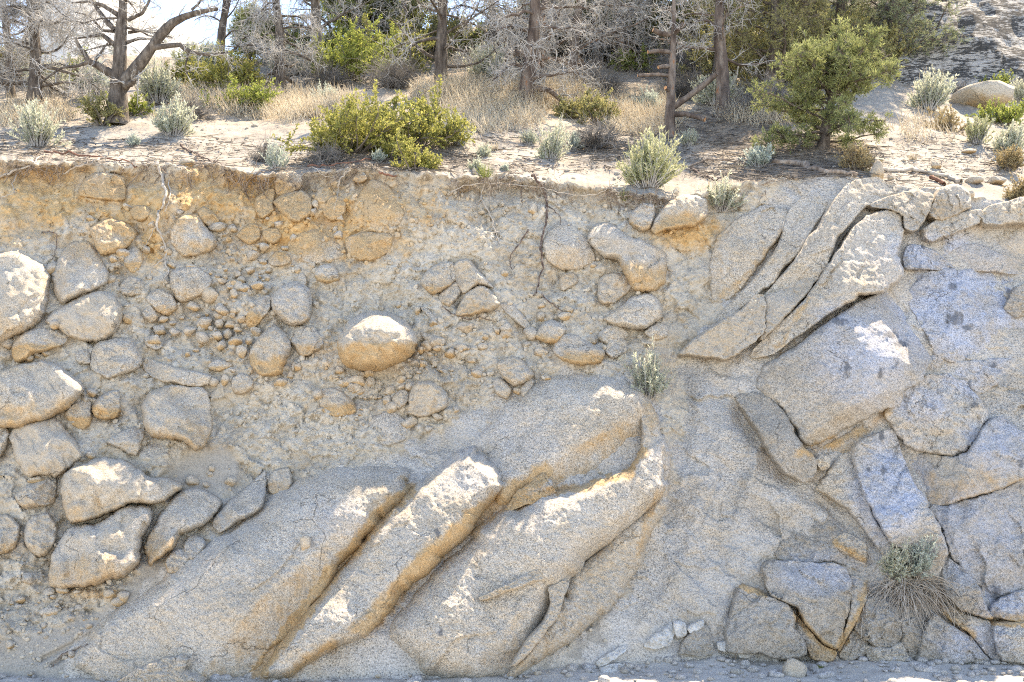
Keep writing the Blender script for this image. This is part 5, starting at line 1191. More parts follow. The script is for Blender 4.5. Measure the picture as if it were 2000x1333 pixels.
def sample_along(P, Rr, n, lo, hi, R, spread, outw=0.0):
    """n shoots from each line: start, direction, parent radius"""
    N, K, _ = P.shape
    t = lo + (hi - lo) * R.rand(N, n); f = t * (K - 1); i = np.minimum(f.astype(int), K - 2); fr = (f - i)[..., None]
    ar = np.arange(N)[:, None]
    st = P[ar, i] * (1 - fr) + P[ar, i + 1] * fr
    tg = unit(P[ar, i + 1] - P[ar, i])
    dr = unit(tg * (1 - spread * .5) + unit(R.randn(N, n, 3)) * spread)
    rr = Rr[ar, i]
    return st.reshape(-1, 3), dr.reshape(-1, 3), rr.reshape(-1), t.reshape(-1)

def merge(parts):
    V, F, o = [], [], 0
    Fs = {}
    for v, f in parts:
        V.append(v)
        Fs.setdefault(f.shape[1], []).append(f + o); o += len(v)
    return np.concatenate(V), [np.concatenate(x) for x in Fs.values()]

def blades(st, dr, ln, wd, R, bend=.3):
    """thin tapering leaves, two triangles each"""
    N = len(st); d = unit(dr)
    side = unit(np.cross(d, unit(R.randn(N, 3)))) * wd[:, None]
    b = unit(R.randn(N, 3)) * bend
    mid = st + d * (ln * .55)[:, None]
    tip = mid + unit(d + b) * (ln * .45)[:, None]
    V = np.stack([st, mid + side, tip, mid - side], 1).reshape(-1, 3)
    i = np.arange(N)[:, None] * 4
    return V, np.concatenate([i, i + 1, i + 2, i + 3], 1)

def leafmesh(name, st, dr, ln, wd, R, mat, tone=None, bend=.3):
    V, F = blades(st, dr, ln, wd, R, bend)
    tone = R.rand(len(st)) ** 2 if tone is None else tone
    return make_mesh(name, V, [F], [M[mat]], False, {'var': np.repeat(tone, 4)})

def root_empty(name, p, label, cat, group=None):
    o = bpy.data.objects.new(name, None); COL.objects.link(o)
    o.location = p; o.empty_display_size = .2
    return tag(o, label, cat, group, 'thing')

# ---- brush of several kinds; unit size is metres
def brush_parts(kind, w, h, R):
    """returns [(part, mesh, stuff)] for a shrub w wide and h tall"""
    out = []
    if kind in ('sage', 'sage_blue', 'rabbit', 'greygreen'):
        n = int(np.clip(170 * w, 70, 260))
        az = R.rand(n) * 6.283; el = np.clip(np.abs(R.randn(n)) * .55, 0, 1.35)
        d = np.stack([np.cos(az) * np.sin(el), np.sin(az) * np.sin(el), np.cos(el)], -1)
        reach = 1 / np.sqrt((np.sin(el) / (w * .5)) ** 2 + (np.cos(el) / h) ** 2) * (.50 + .58 * R.rand(n)) * (1 + .22 * np.sin(az + R.rand() * 6.3) + .12 * np.sin(3 * az + R.rand() * 6.3))
        st = np.stack([np.cos(az), np.sin(az), 0 * az], -1) * (R.rand(n) * .13 * w)[:, None]
        P = grow(st, d, reach, 6, R, .10, .07)
        rad_ = np.linspace(1, .35, 6)[None] * (.0035 + .004 * R.rand(n))[:, None] * (.7 + w)
        out.append(('stem', *tubes(P, rad_, 3), 'twig'))
        nl = int(np.clip(46 * (0.4 + h), 26, 60))
        s, dr, rr, t = sample_along(P, rad_, nl, .30, 1.0, R, .75)
        dr = unit(dr + np.array([0, 0, .55]))
        m = len(s); tone = np.clip((t - .45) * 1.2 + .25 * R.randn(m), 0, 1)
        out.append(('foliage', s, dr, (.022 + .030 * R.rand(m)) * (.6 + .5 * w / .5), (.0035 + .003 * R.rand(m)) * (.7 + w), kind if kind != 'greygreen' else 'sage', tone))
        if kind in ('sage', 'rabbit'):   # flower stalks standing clear
            k = int(n * .3); P2 = grow(P[:k, -2], unit(d[:k] + np.array([0, 0, .9])), .22 * h + .25 * h * R.rand(k), 4, R, .08, .05)
            out.append(('flower_stalk', *tubes(P2, np.linspace(1, .5, 4)[None] * np.full((k, 1), .0032 * (.7 + w)), 3), 'straw' if kind == 'sage' else 'rabbit'))
    elif kind in ('bitter', 'green', 'olive', 'dryleaf', 'darkgreen'):
        n = int(np.clip(26 * w, 12, 60))
        az = R.rand(n) * 6.283; el = .15 + 1.15 * R.rand(n) ** .8
        d = np.stack([np.cos(az) * np.sin(el), np.sin(az) * np.sin(el), np.cos(el)], -1)
        reach = 1 / np.sqrt((np.sin(el) / (w * .5)) ** 2 + (np.cos(el) / h) ** 2) * (.5 + .6 * R.rand(n)) * (1 + .2 * np.sin(az + R.rand() * 6.3) + .15 * np.sin(3 * az + R.rand() * 6.3))
        st = np.stack([np.cos(az), np.sin(az), 0 * az], -1) * (R.rand(n) * .2 * w)[:, None]
        P = grow(st, d, reach, 8, R, .16, .02)
        r0 = np.linspace(1, .3, 8)[None] * (.008 + .008 * R.rand(n))[:, None]
        s1, d1, q, t1 = sample_along(P, r0, 12, .35, 1.0, R, .9)
        P1 = grow(s1, unit(d1 + np.array([0, 0, .35])), (.13 + .16 * R.rand(len(s1))) * (.5 + .5 * w), 5, R, .2, .06)
        r1 = np.linspace(1, .4, 5)[None] * np.full((len(s1), 1), .0035)
        v0, f0 = tubes(P, r0, 4); v1, f1 = tubes(P1, r1, 3)
        V, F = merge([(v0, f0), (v1, f1)])
        out.append(('branch', V, F, 'twig_dark'))
        s, dr, rr, t = sample_along(P1, r1, 34, .15, 1.0, R, 1.0)
        dr = unit(dr + np.array([0, 0, .3])); m = len(s)
        z = s[:, 2] / max(h, .01)
        tone = np.clip(.25 + .3 * R.randn(m) + .3 * (t > .7), 0, 1)
        big = 1.0 if kind != 'dryleaf' else .8
        out.append(('foliage', s, dr, (.022 + .026 * R.rand(m)) * big * (.7 + .35 * w), (.006 + .005 * R.rand(m)) * big * (.7 + .35 * w), kind, tone))
    elif kind == 'tangle':
        n = int(np.clip(90 * w, 40, 140))
        az = R.rand(n) * 6.283; el = .2 + 1.3 * R.rand(n)
        d = np.stack([np.cos(az) * np.sin(el), np.sin(az) * np.sin(el), np.cos(el)], -1)
        reach = 1 / np.sqrt((np.sin(el) / (w * .5)) ** 2 + (np.cos(el) / h) ** 2) * (.6 + .5 * R.rand(n))
        P = grow(np.zeros((n, 3)) + R.randn(n, 3) * .05 * w * np.array([1, 1, 0]), d, reach, 8, R, .22, -.03, .06)
        r0 = np.linspace(1, .35, 8)[None] * (.006 + .006 * R.rand(n))[:, None]
        s1, d1, q, t1 = sample_along(P, r0, 9, .25, 1, R, .9)
        P1 = grow(s1, d1, (.10 + .2 * R.rand(len(s1))) * (.4 + w), 5, R, .3, -.03)
        V, F = merge([tubes(P, r0, 4), tubes(P1, np.linspace(1, .4, 5)[None] * np.full((len(s1), 1), .003), 3)])
        out.append(('twigs', V, F, 'twig_mid'))
    elif kind in ('tuft', 'strawtuft'):
        n = int(np.clip(260 * w, 60, 420))
        az = R.rand(n) * 6.283; el = np.abs(R.randn(n)) * .42
        d = np.stack([np.cos(az) * np.sin(el), np.sin(az) * np.sin(el), np.cos(el)], -1)
        st = np.stack([np.cos(az), np.sin(az), 0 * az], -1) * (R.rand(n) * .22 * w)[:, None]
        P = grow(st, d, h * (.6 + .5 * R.rand(n)), 5, R, .10, -.05, .05)
        out.append(('blades', *tubes(P, np.array([1, .9, .7, .45, .1])[None] * (.0022 + .0022 * R.rand(n))[:, None], 3), 'grass' if kind == 'tuft' else 'straw'))
    return out

PART_STUFF = {'foliage', 'blades', 'stem', 'branch', 'twigs', 'flower_stalk', 'needles'}
NAMES = {'sage': 'sagebrush', 'sage_blue': 'sagebrush', 'rabbit': 'rabbitbrush', 'greygreen': 'sagebrush', 'bitter': 'bitterbrush', 'green': 'leafy_shrub', 'olive': 'leafy_shrub', 'dryleaf': 'dry_shrub', 'darkgreen': 'leafy_shrub', 'tangle': 'dead_shrub', 'tuft': 'grass_tuft', 'strawtuft': 'grass_tuft'}
CATS = {'sagebrush': 'sagebrush', 'rabbitbrush': 'shrub', 'bitterbrush': 'shrub', 'leafy_shrub': 'shrub', 'dry_shrub': 'shrub', 'dead_shrub': 'dead shrub', 'grass_tuft': 'grass tuft'}
plant_no = [0]
def shrub(kind, px, py, wpx, hpx, label, group=None, p=None, lean=None):
    plant_no[0] += 1
    R = np.random.RandomState(500 + plant_no[0])
    p = on_hill(px, py) if p is None else p
    m = mpp(p)
    w, h = wpx * m * 1.14, hpx * m * .97
    nm = NAMES[kind]
    root = root_empty(nm, p - Vector((0, 0, .02)), label, CATS[nm], group or {'sagebrush': 'sagebrush on the slope', 'grass_tuft': 'grass tufts on the sand'}.get(nm, 'shrubs on the slope'))
    if lean is not None: root.rotation_euler = lean
    for part in brush_parts(kind, w, h, R):
        if part[0] in ('foliage',):
            _, s, dr, ln, wd, mat, tone = part
            me = leafmesh('foliage', s, dr, ln, wd, R, mat, tone)
        else:
            nm2, V, F, mat = part
            me = make_mesh(nm2, V, F if isinstance(F, list) else [F], [M[mat]], True, {'var': np.repeat(R.rand(max(1, len(V) // 12 + 1)), 12)[:len(V)]})
        o = link(part[0], me, root); o['kind'] = 'stuff'
    return root

# ---- conifers, living and dead
def limb_mesh(pts, r0, r1, sides=8, knob=.06, seed=0):
    pts = np.array(pts, float); K = len(pts)
    t = np.linspace(0, 1, K)
    r = (r0 + (r1 - r0) * t) * (1 + knob * np.random.RandomState(seed).randn(K))
    return tubes(pts[None], r[None], sides), r

def tree(name, label, base, height, r0, trunk=None, limbs=12, limb_lo=.15, limb_len=.45, bark='bark', twig='twig', twigs=10, sub=8, needles=0, nmat='needle', seed=1, lean=(0, 0), droop=-.02, lift=.25,
         limb_hi=1.0, explicit=(), stubs=(), cat='dead tree', group='dead pines on the slope', nlen=.06, twlen=.16, crown=None, limb_r=.33):
    """trunk and limbs as parts; the finest twigs and needles as uncountable parts"""
    R = np.random.RandomState(seed)
    root = root_empty(name, base - Vector((0, 0, .08)), label, cat, group)
    K = 14
    if trunk is None:
        T = grow(np.zeros((1, 3)), np.array([[lean[0], lean[1], 1.0]]), np.array([height]), K, R, .05, .04)[0]
    else:
        T = spline(trunk, max(1, K // len(trunk) + 1), False)
    K = len(T)
    tt = np.linspace(0, 1, K)
    rt = r0 * (1 - .82 * tt) * (1 + .35 * np.exp(-tt * 14)) * (1 + .05 * R.randn(K))
    Tf = np.stack([np.interp(np.linspace(0, 1, K * 4), tt, T[:, i]) for i in range(3)], -1)
    rf = np.interp(np.linspace(0, 1, K * 4), tt, rt) * (1 + .03 * R.randn(K * 4))
    V, F = tubes(Tf[None], rf[None], 14)
    V = V + unit(V - np.repeat(Tf, 14, 0)) * (.05 * r0 * perlin(np.arctan2(V[:, 1], V[:, 0]) * 4, V[:, 2] * 2.2))[:, None]
    link('trunk', make_mesh('trunk', V, [F], [M[bark]]), root)
    lines, lrad = [], []
    for k in range(limbs):
        f = limb_lo + (limb_hi - limb_lo) * (k + R.rand() * .7) / limbs
        i = min(int(f * (K - 1)), K - 2); a = f * (K - 1) - i
        s = T[i] * (1 - a) + T[i + 1] * a
        az = k * 2.4 + R.rand() * .9
        prof = (1.15 - f) if crown is None else crown(f)
        ln = height * limb_len * prof * (.7 + .5 * R.rand())
        d = np.array([math.cos(az), math.sin(az), lift * (.3 + R.rand()) + .5 * f])
        P = grow(s[None], d[None], np.array([ln]), 10, R, .17, droop * 2, .05)[0]
        lines.append(P); lrad.append((max(rt[i] * limb_r * (.6 + .5 * R.rand()), .010), .006))
    for pts, ra, rb in explicit:
        lines.append(np.stack([np.interp(np.linspace(0, 1, 10), np.linspace(0, 1, len(pts)), np.array(pts)[:, i]) for i in range(3)], -1)); lrad.append((ra, rb))
    Ls, Rs = [], []
    for (P, (ra, rb)) in zip(lines, lrad):
        (V, F), r = limb_mesh(P, ra, rb, 6, .06, R.randint(9999))
        link('limb', make_mesh('limb', V, [F], [M[bark]]), root)
        Ls.append(P); Rs.append(r)
    for pts, ra, rb in stubs:
        (V, F), r = limb_mesh(np.array(pts), ra, rb, 7, .05, R.randint(9999))
        n0 = len(V); cap = np.arange(n0 - 7, n0)[None]
        ob = link('branch_stub', make_mesh('branch_stub', V, [F], [M['bark_red']]), root)
        Vc = np.concatenate([V[-7:] + unit(np.array(pts[-1]) - np.array(pts[-2])) * .006, [np.array(pts[-1]) + unit(np.array(pts[-1]) - np.array(pts[-2])) * .012]])
        link('cut_end', make_mesh('cut_end', Vc, [np.array([[i_, (i_ + 1) % 7, 7] for i_ in range(7)])], [M['cut_wood']], False), ob)
    if Ls:
        LP, LR = np.array(Ls), np.array(Rs)
        s1, d1, q, t1 = sample_along(LP, LR, sub, .18, 1.0, R, .85)
        l1 = height * .085 * (.5 + .9 * R.rand(len(s1)))
        P1 = grow(s1, unit(d1 + np.array([0, 0, .12])), l1, 7, R, .24, droop, .09)
        r1 = np.linspace(1, .38, 7)[None] * np.clip(q * .45, .004, .012)[:, None]
        parts = [tubes(P1, r1, 4)]
        if twigs:
            s2, d2, q2, t2 = sample_along(P1, r1, twigs, .15, 1.0, R, .95)
            P2 = grow(s2, d2, twlen * (.5 + .9 * R.rand(len(s2))), 4, R, .34, droop * 1.5, .16)
            r2 = np.linspace(1, .5, 4)[None] * np.full((len(s2), 1), .0040)
            parts.append(tubes(P2, r2, 3))
        V, F = merge(parts)
        o = link('twigs', make_mesh('twigs', V, F, [M[twig]]), root); o['kind'] = 'stuff'
        if needles:
            s3, d3, q3, t3 = sample_along(P2, r2, needles, .45, 1.0, R, .8)
            m = len(s3)
            per = np.repeat(R.rand(len(s2)), needles)
            tone = np.clip(.35 * (t3 - .2) + .5 * per * per + .12 * R.randn(m), 0, 1)
            d3 = unit(d3 + np.array([0, 0, .25]))
            o = link('needles', leafmesh('needles', s3, d3, nlen * (.7 + .6 * R.rand(m)), np.full(m, .0042) * (nlen / .06) * 1.2, R, nmat, tone, .15), root); o['kind'] = 'stuff'
    return root

def off(px, py, base, dy=0.0):
    """local point of a limb seen at px,py, dy metres behind the tree's own depth"""
    y = base.y + dy
    wp = to_world(px, py, y)
    return np.array(wp) - np.array(base) + np.array([0, 0, .08])

# the big dead pine with the forked base
b = on_hill(229, 243)
ex = []
for pts, ra, rb in [
    ([(236, 168, 0), (262, 140, -.05), (292, 100, -.12), (312, 70, -.15), (340, 42, -.18), (368, 30, -.2), (398, 22, -.2), (425, 18, -.2)], .105, .03),
    ([(298, 94, -.12), (325, 90, -.2), (352, 88, -.25), (366, 100, -.3), (390, 106, -.32), (415, 108, -.34), (445, 102, -.36)], .05, .012),
    ([(352, 88, -.25), (368, 104, -.28), (362, 130, -.3), (366, 148, -.32)], .022, .006),
    ([(228, 155, 0), (212, 140, -.05), (190, 128, -.08), (172, 120, -.1), (166, 106, -.1), (152, 88, -.1), (148, 74, -.1)], .07, .018),
    ([(174, 121, -.1), (150, 130, -.1), (120, 132, -.12), (98, 148, -.15), (70, 170, -.2)], .03, .008),
    ([(186, 118, .0), (198, 102, .0), (210, 84, .05)], .025, .008),
    ([(238, 170, -.02), (256, 164, -.15), (270, 150, -.2)], .06, .03),
    ([(226, 60, 0), (206, 40, .1), (190, 18, .2), (176, -5, .25)], .045, .02), ([(226, 62, .1), (200, 60, .2), (176, 32, .25), (148, 24, .3)], .03, .01),
    ([(224, 88, 0), (200, 68, .1), (174, 72, .2), (148, 76, .25)], .04, .012), ([(224, 86, .1), (194, 92, .1), (164, 100, .1)], .02, .008), ([(246, 84, 0), (270, 76, .1), (300, 76, .2), (320, 84, .25)], .03, .008),
    ([(250, 64, .1), (280, 60, .2), (310, 66, .3), (336, 74, .35)], .025, .008), ([(250, 40, 0), (278, 26, -.1), (290, 6, -.1), (300, -20, -.1)], .03, .012), ([(232, 30, .1), (200, 10, .2), (170, 4, .2), (140, 6, .2)], .04, .012), ([(374, 20, -.2), (388, 8, -.2), (398, -6, -.2)], .022, .008)]:
    ex.append(([off(x_, y_, b, d_) for x_, y_, d_ in pts], ra, rb))
trk = [off(229, 248, b), off(230, 200, b), off(232, 160, b), off(234, 110, b), off(236, 60, b), off(240, 20, b), off(243, -60, b), off(246, -200, b)]
tree('dead_pine', 'large dead pine whose trunk forks low into a thick rising limb', b, 4.6, .155, trunk=trk, limbs=7, limb_lo=.58, limb_len=.25, explicit=ex, twigs=7, sub=8, seed=21, twlen=.12, droop=-.03)

GD = 'dead pines on the slope'
def dead(px, py, hpx, rpx, label, seed, **k):
    b = on_hill(px, py); m = mpp(b)
    kw = dict(limbs=16, limb_lo=.10, limb_len=.34, twigs=12, sub=10, seed=seed, limb_hi=.62)
    kw.update(k)
    kw['limbs'] = int(kw['limbs'] * 1.15); kw['sub'] = int(kw['sub'] * 1.1); kw['twigs'] = int(kw['twigs'] * .85)
    return tree('dead_pine', label, b, hpx * m, rpx * m, **kw)
dead(68, 216, 520, 13, 'lacy dead pine by the frame edge with curling grey twigs', 31, lean=(.06, 0), limbs=26, limb_len=.30, twigs=20, sub=14, droop=-.05)
dead(427, 150, 420, 10, 'slim dead pine standing against the open sky', 32, bark='bark_dark', limbs=13, limb_len=.20, twigs=8, sub=7)
dead(548, 190, 430, 12, 'dead pine with sawn stub ends above the dry grass', 33, limbs=20, limb_len=.30, twigs=15, sub=12, droop=-.05)
dead(626, 150, 380, 13, 'dead pine leaning behind the pink twigged shrub', 34, bark='bark_dark', lean=(-.08, .05), limbs=16, limb_len=.36, twigs=13)
dead(863, 176, 480, 13, 'tall dark trunked dead pine with level bare branches', 35, bark='bark_dark', limbs=18, limb_len=.36, twigs=9, sub=9)
dead(1022, 205, 500, 15, 'grey dead pine twisted over the pale dry grass', 36, lean=(.10, 0), limbs=20, limb_lo=.06, limb_len=.34, twigs=15, sub=12, droop=-.05, bark='bark_red')
dead(1048, 165, 480, 11, 'rusty forked dead pine behind the twisted grey pine', 37, lean=(.20, 0), bark='bark_red', limbs=18, limb_len=.34, twigs=15, sub=12)
dead(1112, 168, 480, 11, 'curving red barked dead pine with drooping lace of twigs', 38, lean=(.12, 0), bark='bark_red', limbs=22, limb_len=.36, twigs=15, sub=12, droop=-.06)
dead(1216, 140, 420, 9, 'dead pine buried in its own dense blue grey twigs', 39, bark='bark_dark', limbs=26, limb_lo=.04, limb_len=.40, twigs=16, sub=12, droop=-.06)
dead(1394, 176, 460, 8, 'thin straight grey pole of a dead pine', 40, limbs=10, limb_lo=.3, limb_len=.24, twigs=9)
dead(966, 118, 420, 8, 'dead pine at the edge of the open sky gap, pale twigs', 43, limbs=20, limb_len=.34, twigs=14, sub=11, droop=-.05)
dead(1170, 128, 440, 9, 'shaggy dead pine behind the curving red barked pine', 44, limbs=22, limb_len=.38, twigs=15, sub=12, droop=-.05)
dead(790, 128, 400, 8, 'small dead pine left of the tall dark trunked one', 45, limbs=16, limb_len=.32, twigs=10)
dead(700, 120, 400, 9, 'dead pine half hidden behind the pink twigged shrub', 46, limbs=18, limb_len=.34, twigs=12, bark='bark_dark')
dead(20, 190, 440, 8, 'dead pine cut by the frame edge, dense twigs', 47, limbs=20, limb_len=.34, twigs=14, sub=11, droop=-.05)
b = on_hill(1412, 226)
dead(1412, 226, 500, 14, 'stout red patched trunk forking near the green canopy', 41, bark='bark_red', lean=(.05, 0), limbs=12, limb_lo=.22, limb_len=.3, twigs=9, sub=8)
# the slim snag with sawn branches near the edge
b = on_hill(1308, 270); m_ = mpp(b)
st = []
for pts, ra, rb in [([(1312, 212, 0), (1340, 192, -.05), (1372, 168, -.1), (1398, 146, -.14)], 6.5, 5.5), ([(1312, 224, 0), (1338, 223, -.1), (1366, 230, -.15), (1376, 234, -.2)], 5.5, 4.5), ([(1310, 68, 0), (1290, 66, -.08), (1276, 59, -.12)], 5, 4.5), ([(1316, 66, 0), (1328, 54, -.05), (1336, 47, -.08)], 5.5, 5),
                    ([(1308, 102, 0), (1288, 100, -.08), (1266, 102, -.12)], 4.5, 3.5), ([(1308, 148, 0), (1284, 146, -.08), (1246, 148, -.12)], 4, 3), ([(1306, 130, 0), (1296, 130, -.1), (1286, 132, -.12)], 4.5, 3.5), ([(1308, 178, -.02), (1300, 172, -.1)], 4.5, 4)]:
    st.append(([off(x_, y_, b, d_) for x_, y_, d_ in pts], ra * m_, rb * m_))
tree('snag', 'slim upright snag with sawn off branch stubs at the edge', b, 360 * m_, 11 * m_, trunk=[off(1308, 274, b), off(1309, 220, b), off(1312, 150, b), off(1315, 80, b), off(1316, 20, b), off(1317, -80, b)], limbs=8, limb_lo=.5, limb_len=.18, twigs=6, sub=5, stubs=st, seed=42, bark='bark_red', cat='snag', group='dead pines on the slope')

# living conifers
GG = 'living pines on the slope'
def green(px, py, hpx, rpx, label, seed, name='pinyon_pine', **k):
    b = on_hill(px, py); m = mpp(b)
    kw = dict(limbs=26, limb_lo=.08, limb_len=.52, twigs=9, sub=10, needles=10, seed=seed, cat='pine tree', group=GG, bark='bark_dark', twig='twig_dark', twlen=.15, lift=.35, droop=.02)
    kw.update(k)
    return tree(name, label, b, hpx * m, rpx * m, **kw)
green(1606, 288, 185, 13, 'bushy young pinyon pine on the edge of the cut', 61, lean=(.18, 0), limbs=38, limb_lo=.10, limb_len=.74, crown=lambda f: 1.1 * math.sqrt(max(.06, 1 - ((f - .42) / .62) ** 2)), needles=16, sub=11, twlen=.12, nlen=.06, lift=.30, twigs=7)
green(1740, 150, 420, 12, 'grey green pine in front of the lichened rock dome', 62, nmat='needle_grey', limbs=34, limb_lo=.05, limb_len=.40, crown=lambda f: 1.0 - .5 * f, needles=12, twlen=.2, nlen=.08, sub=11)
green(1640, 140, 420, 12, 'pale green broad pine behind the young pinyon', 63, nmat='needle_grey', limbs=34, limb_lo=.05, limb_len=.40, crown=lambda f: 1.0 - .4 * f, needles=11, twlen=.2, nlen=.08)
green(1500, 190, 420, 12, 'broad leafy olive tree behind the stout red trunk', 64, nmat='olive', limbs=36, limb_lo=.05, limb_len=.36, crown=lambda f: 1.0 - .3 * f, needles=9, twlen=.2, nlen=.07, name='mountain_mahogany', cat='tree', sub=11)
green(1560, 165, 420, 11, 'olive tree with bright specks above the young pinyon', 65, nmat='olive', limbs=32, limb_lo=.08, limb_len=.38, crown=lambda f: 1.0 - .3 * f, needles=9, twlen=.2, nlen=.07, name='mountain_mahogany', cat='tree')
green(775, 112, 190, 9, 'dark green pine on the skyline in the middle', 66, limbs=28, limb_lo=.25, limb_len=.55, crown=lambda f: .9, needles=11, twlen=.22, nlen=.10)
green(690, 108, 180, 9, 'dark green pine beside the middle skyline pine', 67, limbs=28, limb_lo=.25, limb_len=.55, crown=lambda f: .9, needles=11, twlen=.22, nlen=.10)
green(486, 128, 95, 5, 'small round topped green pine on the skyline', 68, limbs=22, limb_lo=.3, limb_len=.5, crown=lambda f: .9, needles=10, twlen=.2, nlen=.09, sub=7)
green(1270, 110, 420, 9, 'dark pine in deep shade behind the slim snag', 69, limbs=28, limb_lo=.05, limb_len=.36, crown=lambda f: 1 - .4 * f, needles=8, twlen=.2, nlen=.09)
green(1450, 120, 400, 9, 'dark olive tree filling the gap behind the thin pole', 70, nmat='olive', limbs=30, limb_lo=.05, limb_len=.36, crown=lambda f: 1 - .4 * f, needles=8, twlen=.2, nlen=.08, name='mountain_mahogany', cat='tree')

green(1130, 110, 300, 9, 'dark green pine rising behind the red barked dead pine', 71, limbs=28, limb_lo=.1, limb_len=.42, crown=lambda f: 1 - .4 * f, needles=10, twlen=.2, nlen=.09)
green(1345, 118, 320, 9, 'dark green pine between the slim snag and the thin pole', 72, limbs=28, limb_lo=.08, limb_len=.42, crown=lambda f: 1 - .4 * f, needles=10, twlen=.2, nlen=.09)
# shrubs along the edge
shrub('sage', 74, 288, 100, 78, 'pale sagebrush nearest the frame edge on the sandy bench')
shrub('sage', 337, 266, 92, 68, 'round pale sagebrush right of the big forked pine')
shrub('sage_blue', 262, 286, 30, 24, 'tiny blue grey sagebrush seedling on bare sand')
shrub('sage_blue', 541, 333, 58, 50, 'blue grey sagebrush on the rim left of the yellow green bush')
shrub('bitter', 676, 302, 180, 104, 'big yellow green bush hanging over the rim, leafiest lobe', 'lobes of yellow green brush on the rim')
shrub('bitter', 804, 290, 180, 104, 'yellow green bush with golden tips behind the leafiest lobe', 'lobes of yellow green brush on the rim')
shrub('bitter', 815, 334, 70, 66, 'small yellow green bush spilling down onto the bank', 'lobes of yellow green brush on the rim')
shrub('bitter', 768, 312, 56, 54, 'little yellow green sprig between the big bush and the small one', 'lobes of yellow green brush on the rim')
shrub('sage', 897, 284, 62, 52, 'sagebrush touching the golden tipped bush')
shrub('sage', 946, 308, 32, 26, 'small sagebrush clump on sand past the yellow green brush')
shrub('strawtuft', 965, 296, 26, 22, 'straw coloured tuft behind the small sagebrush clump')
shrub('sage', 1076, 316, 72, 78, 'tall sagebrush with straw flower stalks in mid slope')
shrub('sage', 1036, 284, 36, 30, 'low sagebrush left of the tall stalked one')
shrub('sage_blue', 1122, 292, 36, 32, 'low blue grey sagebrush right of the tall stalked one')
shrub('sage', 1345, 286, 44, 32, 'small sagebrush behind the foot of the slim snag')
shrub('sage_blue', 1486, 328, 76, 44, 'flat topped blue grey sagebrush on the litter by the flat log')
shrub('rabbit', 1264, 366, 122, 106, 'large lime and straw rabbitbrush over the rim')
shrub('tangle', 1168, 290, 110, 66, 'dark tangle of dead twigs beneath a green sprig')
shrub('olive', 1170, 246, 76, 88, 'upright olive green sprig above the dead tangle')
shrub('olive', 1115, 232, 60, 36, 'low olive shrub beside the upright sprig')
shrub('greygreen', 931, 336, 36, 26, 'small mint green plant on the rim above the thin arched root')
shrub('tuft', 948, 366, 42, 30, 'fresh green grass tuft hanging on the lip of the bank')
shrub('sage_blue', 985, 334, 18, 12, 'tiny sprout beside the mint green plant')
shrub('sage_blue', 737, 318, 28, 28, 'little blue grey sagebrush beneath the yellow green bush')
shrub('tangle', 520, 316, 70, 34, 'small grey tangle behind the rim sagebrush')
shrub('tangle', 640, 320, 90, 30, 'grey dead twigs under the yellow green bush')
# right hand bench
shrub('sage', 1812, 216, 96, 68, 'big whitish sagebrush next to the young pinyon')
shrub('dryleaf', 1852, 258, 66, 48, 'tan topped round shrub on the sunny bench')
shrub('rabbit', 1908, 282, 64, 50, 'green centred shrub right of the tan topped one')
shrub('green', 1962, 246, 84, 46, 'lime green shrub below the flat lichened rock')
shrub('sage', 1970, 300, 84, 56, 'pale sagebrush at the frame edge on the sunny bench')
shrub('dryleaf', 1972, 336, 70, 36, 'straw yellow low shrub in front of the pale edge sagebrush')
shrub('dryleaf', 1676, 334, 62, 48, 'brown green dome of dry brush beside the upright stone')
shrub('strawtuft', 1782, 312, 28, 18, 'dry tuft alone on the sunny bench')
shrub('dryleaf', 1994, 392, 40, 40, 'ochre shrub on the rim at the frame edge')
shrub('green', 1938, 182, 70, 26, 'bright green low shrub at the base of the rock dome')
shrub('tangle', 1875, 185, 40, 30, 'grey dead shrub under the rock dome')
shrub('sage', 1995, 200, 50, 50, 'sagebrush cut by the frame edge below the rock dome')
shrub('tangle', 1935, 140, 40, 28, 'dark dead bush in a crack of the rock dome')
# back slope
shrub('sage_blue', 192, 190, 86, 58, 'blue grey sagebrush left of the forked pine trunk', 'brush on the back slope')
shrub('olive', 200, 246, 66, 52, 'dark green grass like clump at the foot of the forked pine', 'brush on the back slope')
shrub('green', 262, 228, 50, 44, 'green clump right of the forked pine trunk', 'brush on the back slope')
shrub('sage', 310, 205, 120, 70, 'wide whitish sagebrush behind the round pale one', 'brush on the back slope')
shrub('tangle', 380, 232, 76, 46, 'grey twiggy shrub right of the round pale sagebrush', 'brush on the back slope')
shrub('bitter', 372, 168, 90, 66, 'yellow green shrub below the long dead limb', 'brush on the back slope')
shrub('bitter', 450, 180, 110, 74, 'yellow shrub beneath the slim sky lined pine', 'brush on the back slope')
shrub('green', 472, 222, 110, 52, 'bright green low shrub left of the stub ended dead pine', 'brush on the back slope')
shrub('sage', 90, 190, 110, 60, 'pale brush behind the lacy dead pine', 'brush on the back slope')
shrub('green', 150, 168, 80, 50, 'green shrub glimpsed between the lacy and the forked pine', 'brush on the back slope')
shrub('sage_blue', 640, 206, 60, 40, 'pale blue grey clump above the yellow green bush', 'brush on the back slope')
shrub('green', 690, 160, 150, 100, 'large pink twigged green shrub in the middle distance', 'brush on the back slope')
shrub('bitter', 770, 140, 120, 96, 'yellow tipped shrub behind the tall dark trunk', 'brush on the back slope')
shrub('tangle', 770, 172, 150, 50, 'dark brushy tangle under the yellow tipped shrub', 'brush on the back slope')
shrub('tangle', 640, 172, 90, 50, 'grey tangle beside the stub ended pine', 'brush on the back slope')
shrub('sage', 955, 168, 110, 66, 'grey green brush behind the pale dry grass', 'brush on the back slope')
shrub('green', 920, 110, 80, 50, 'green shrub on the sunny back slope below the sky gap', 'brush on the back slope')
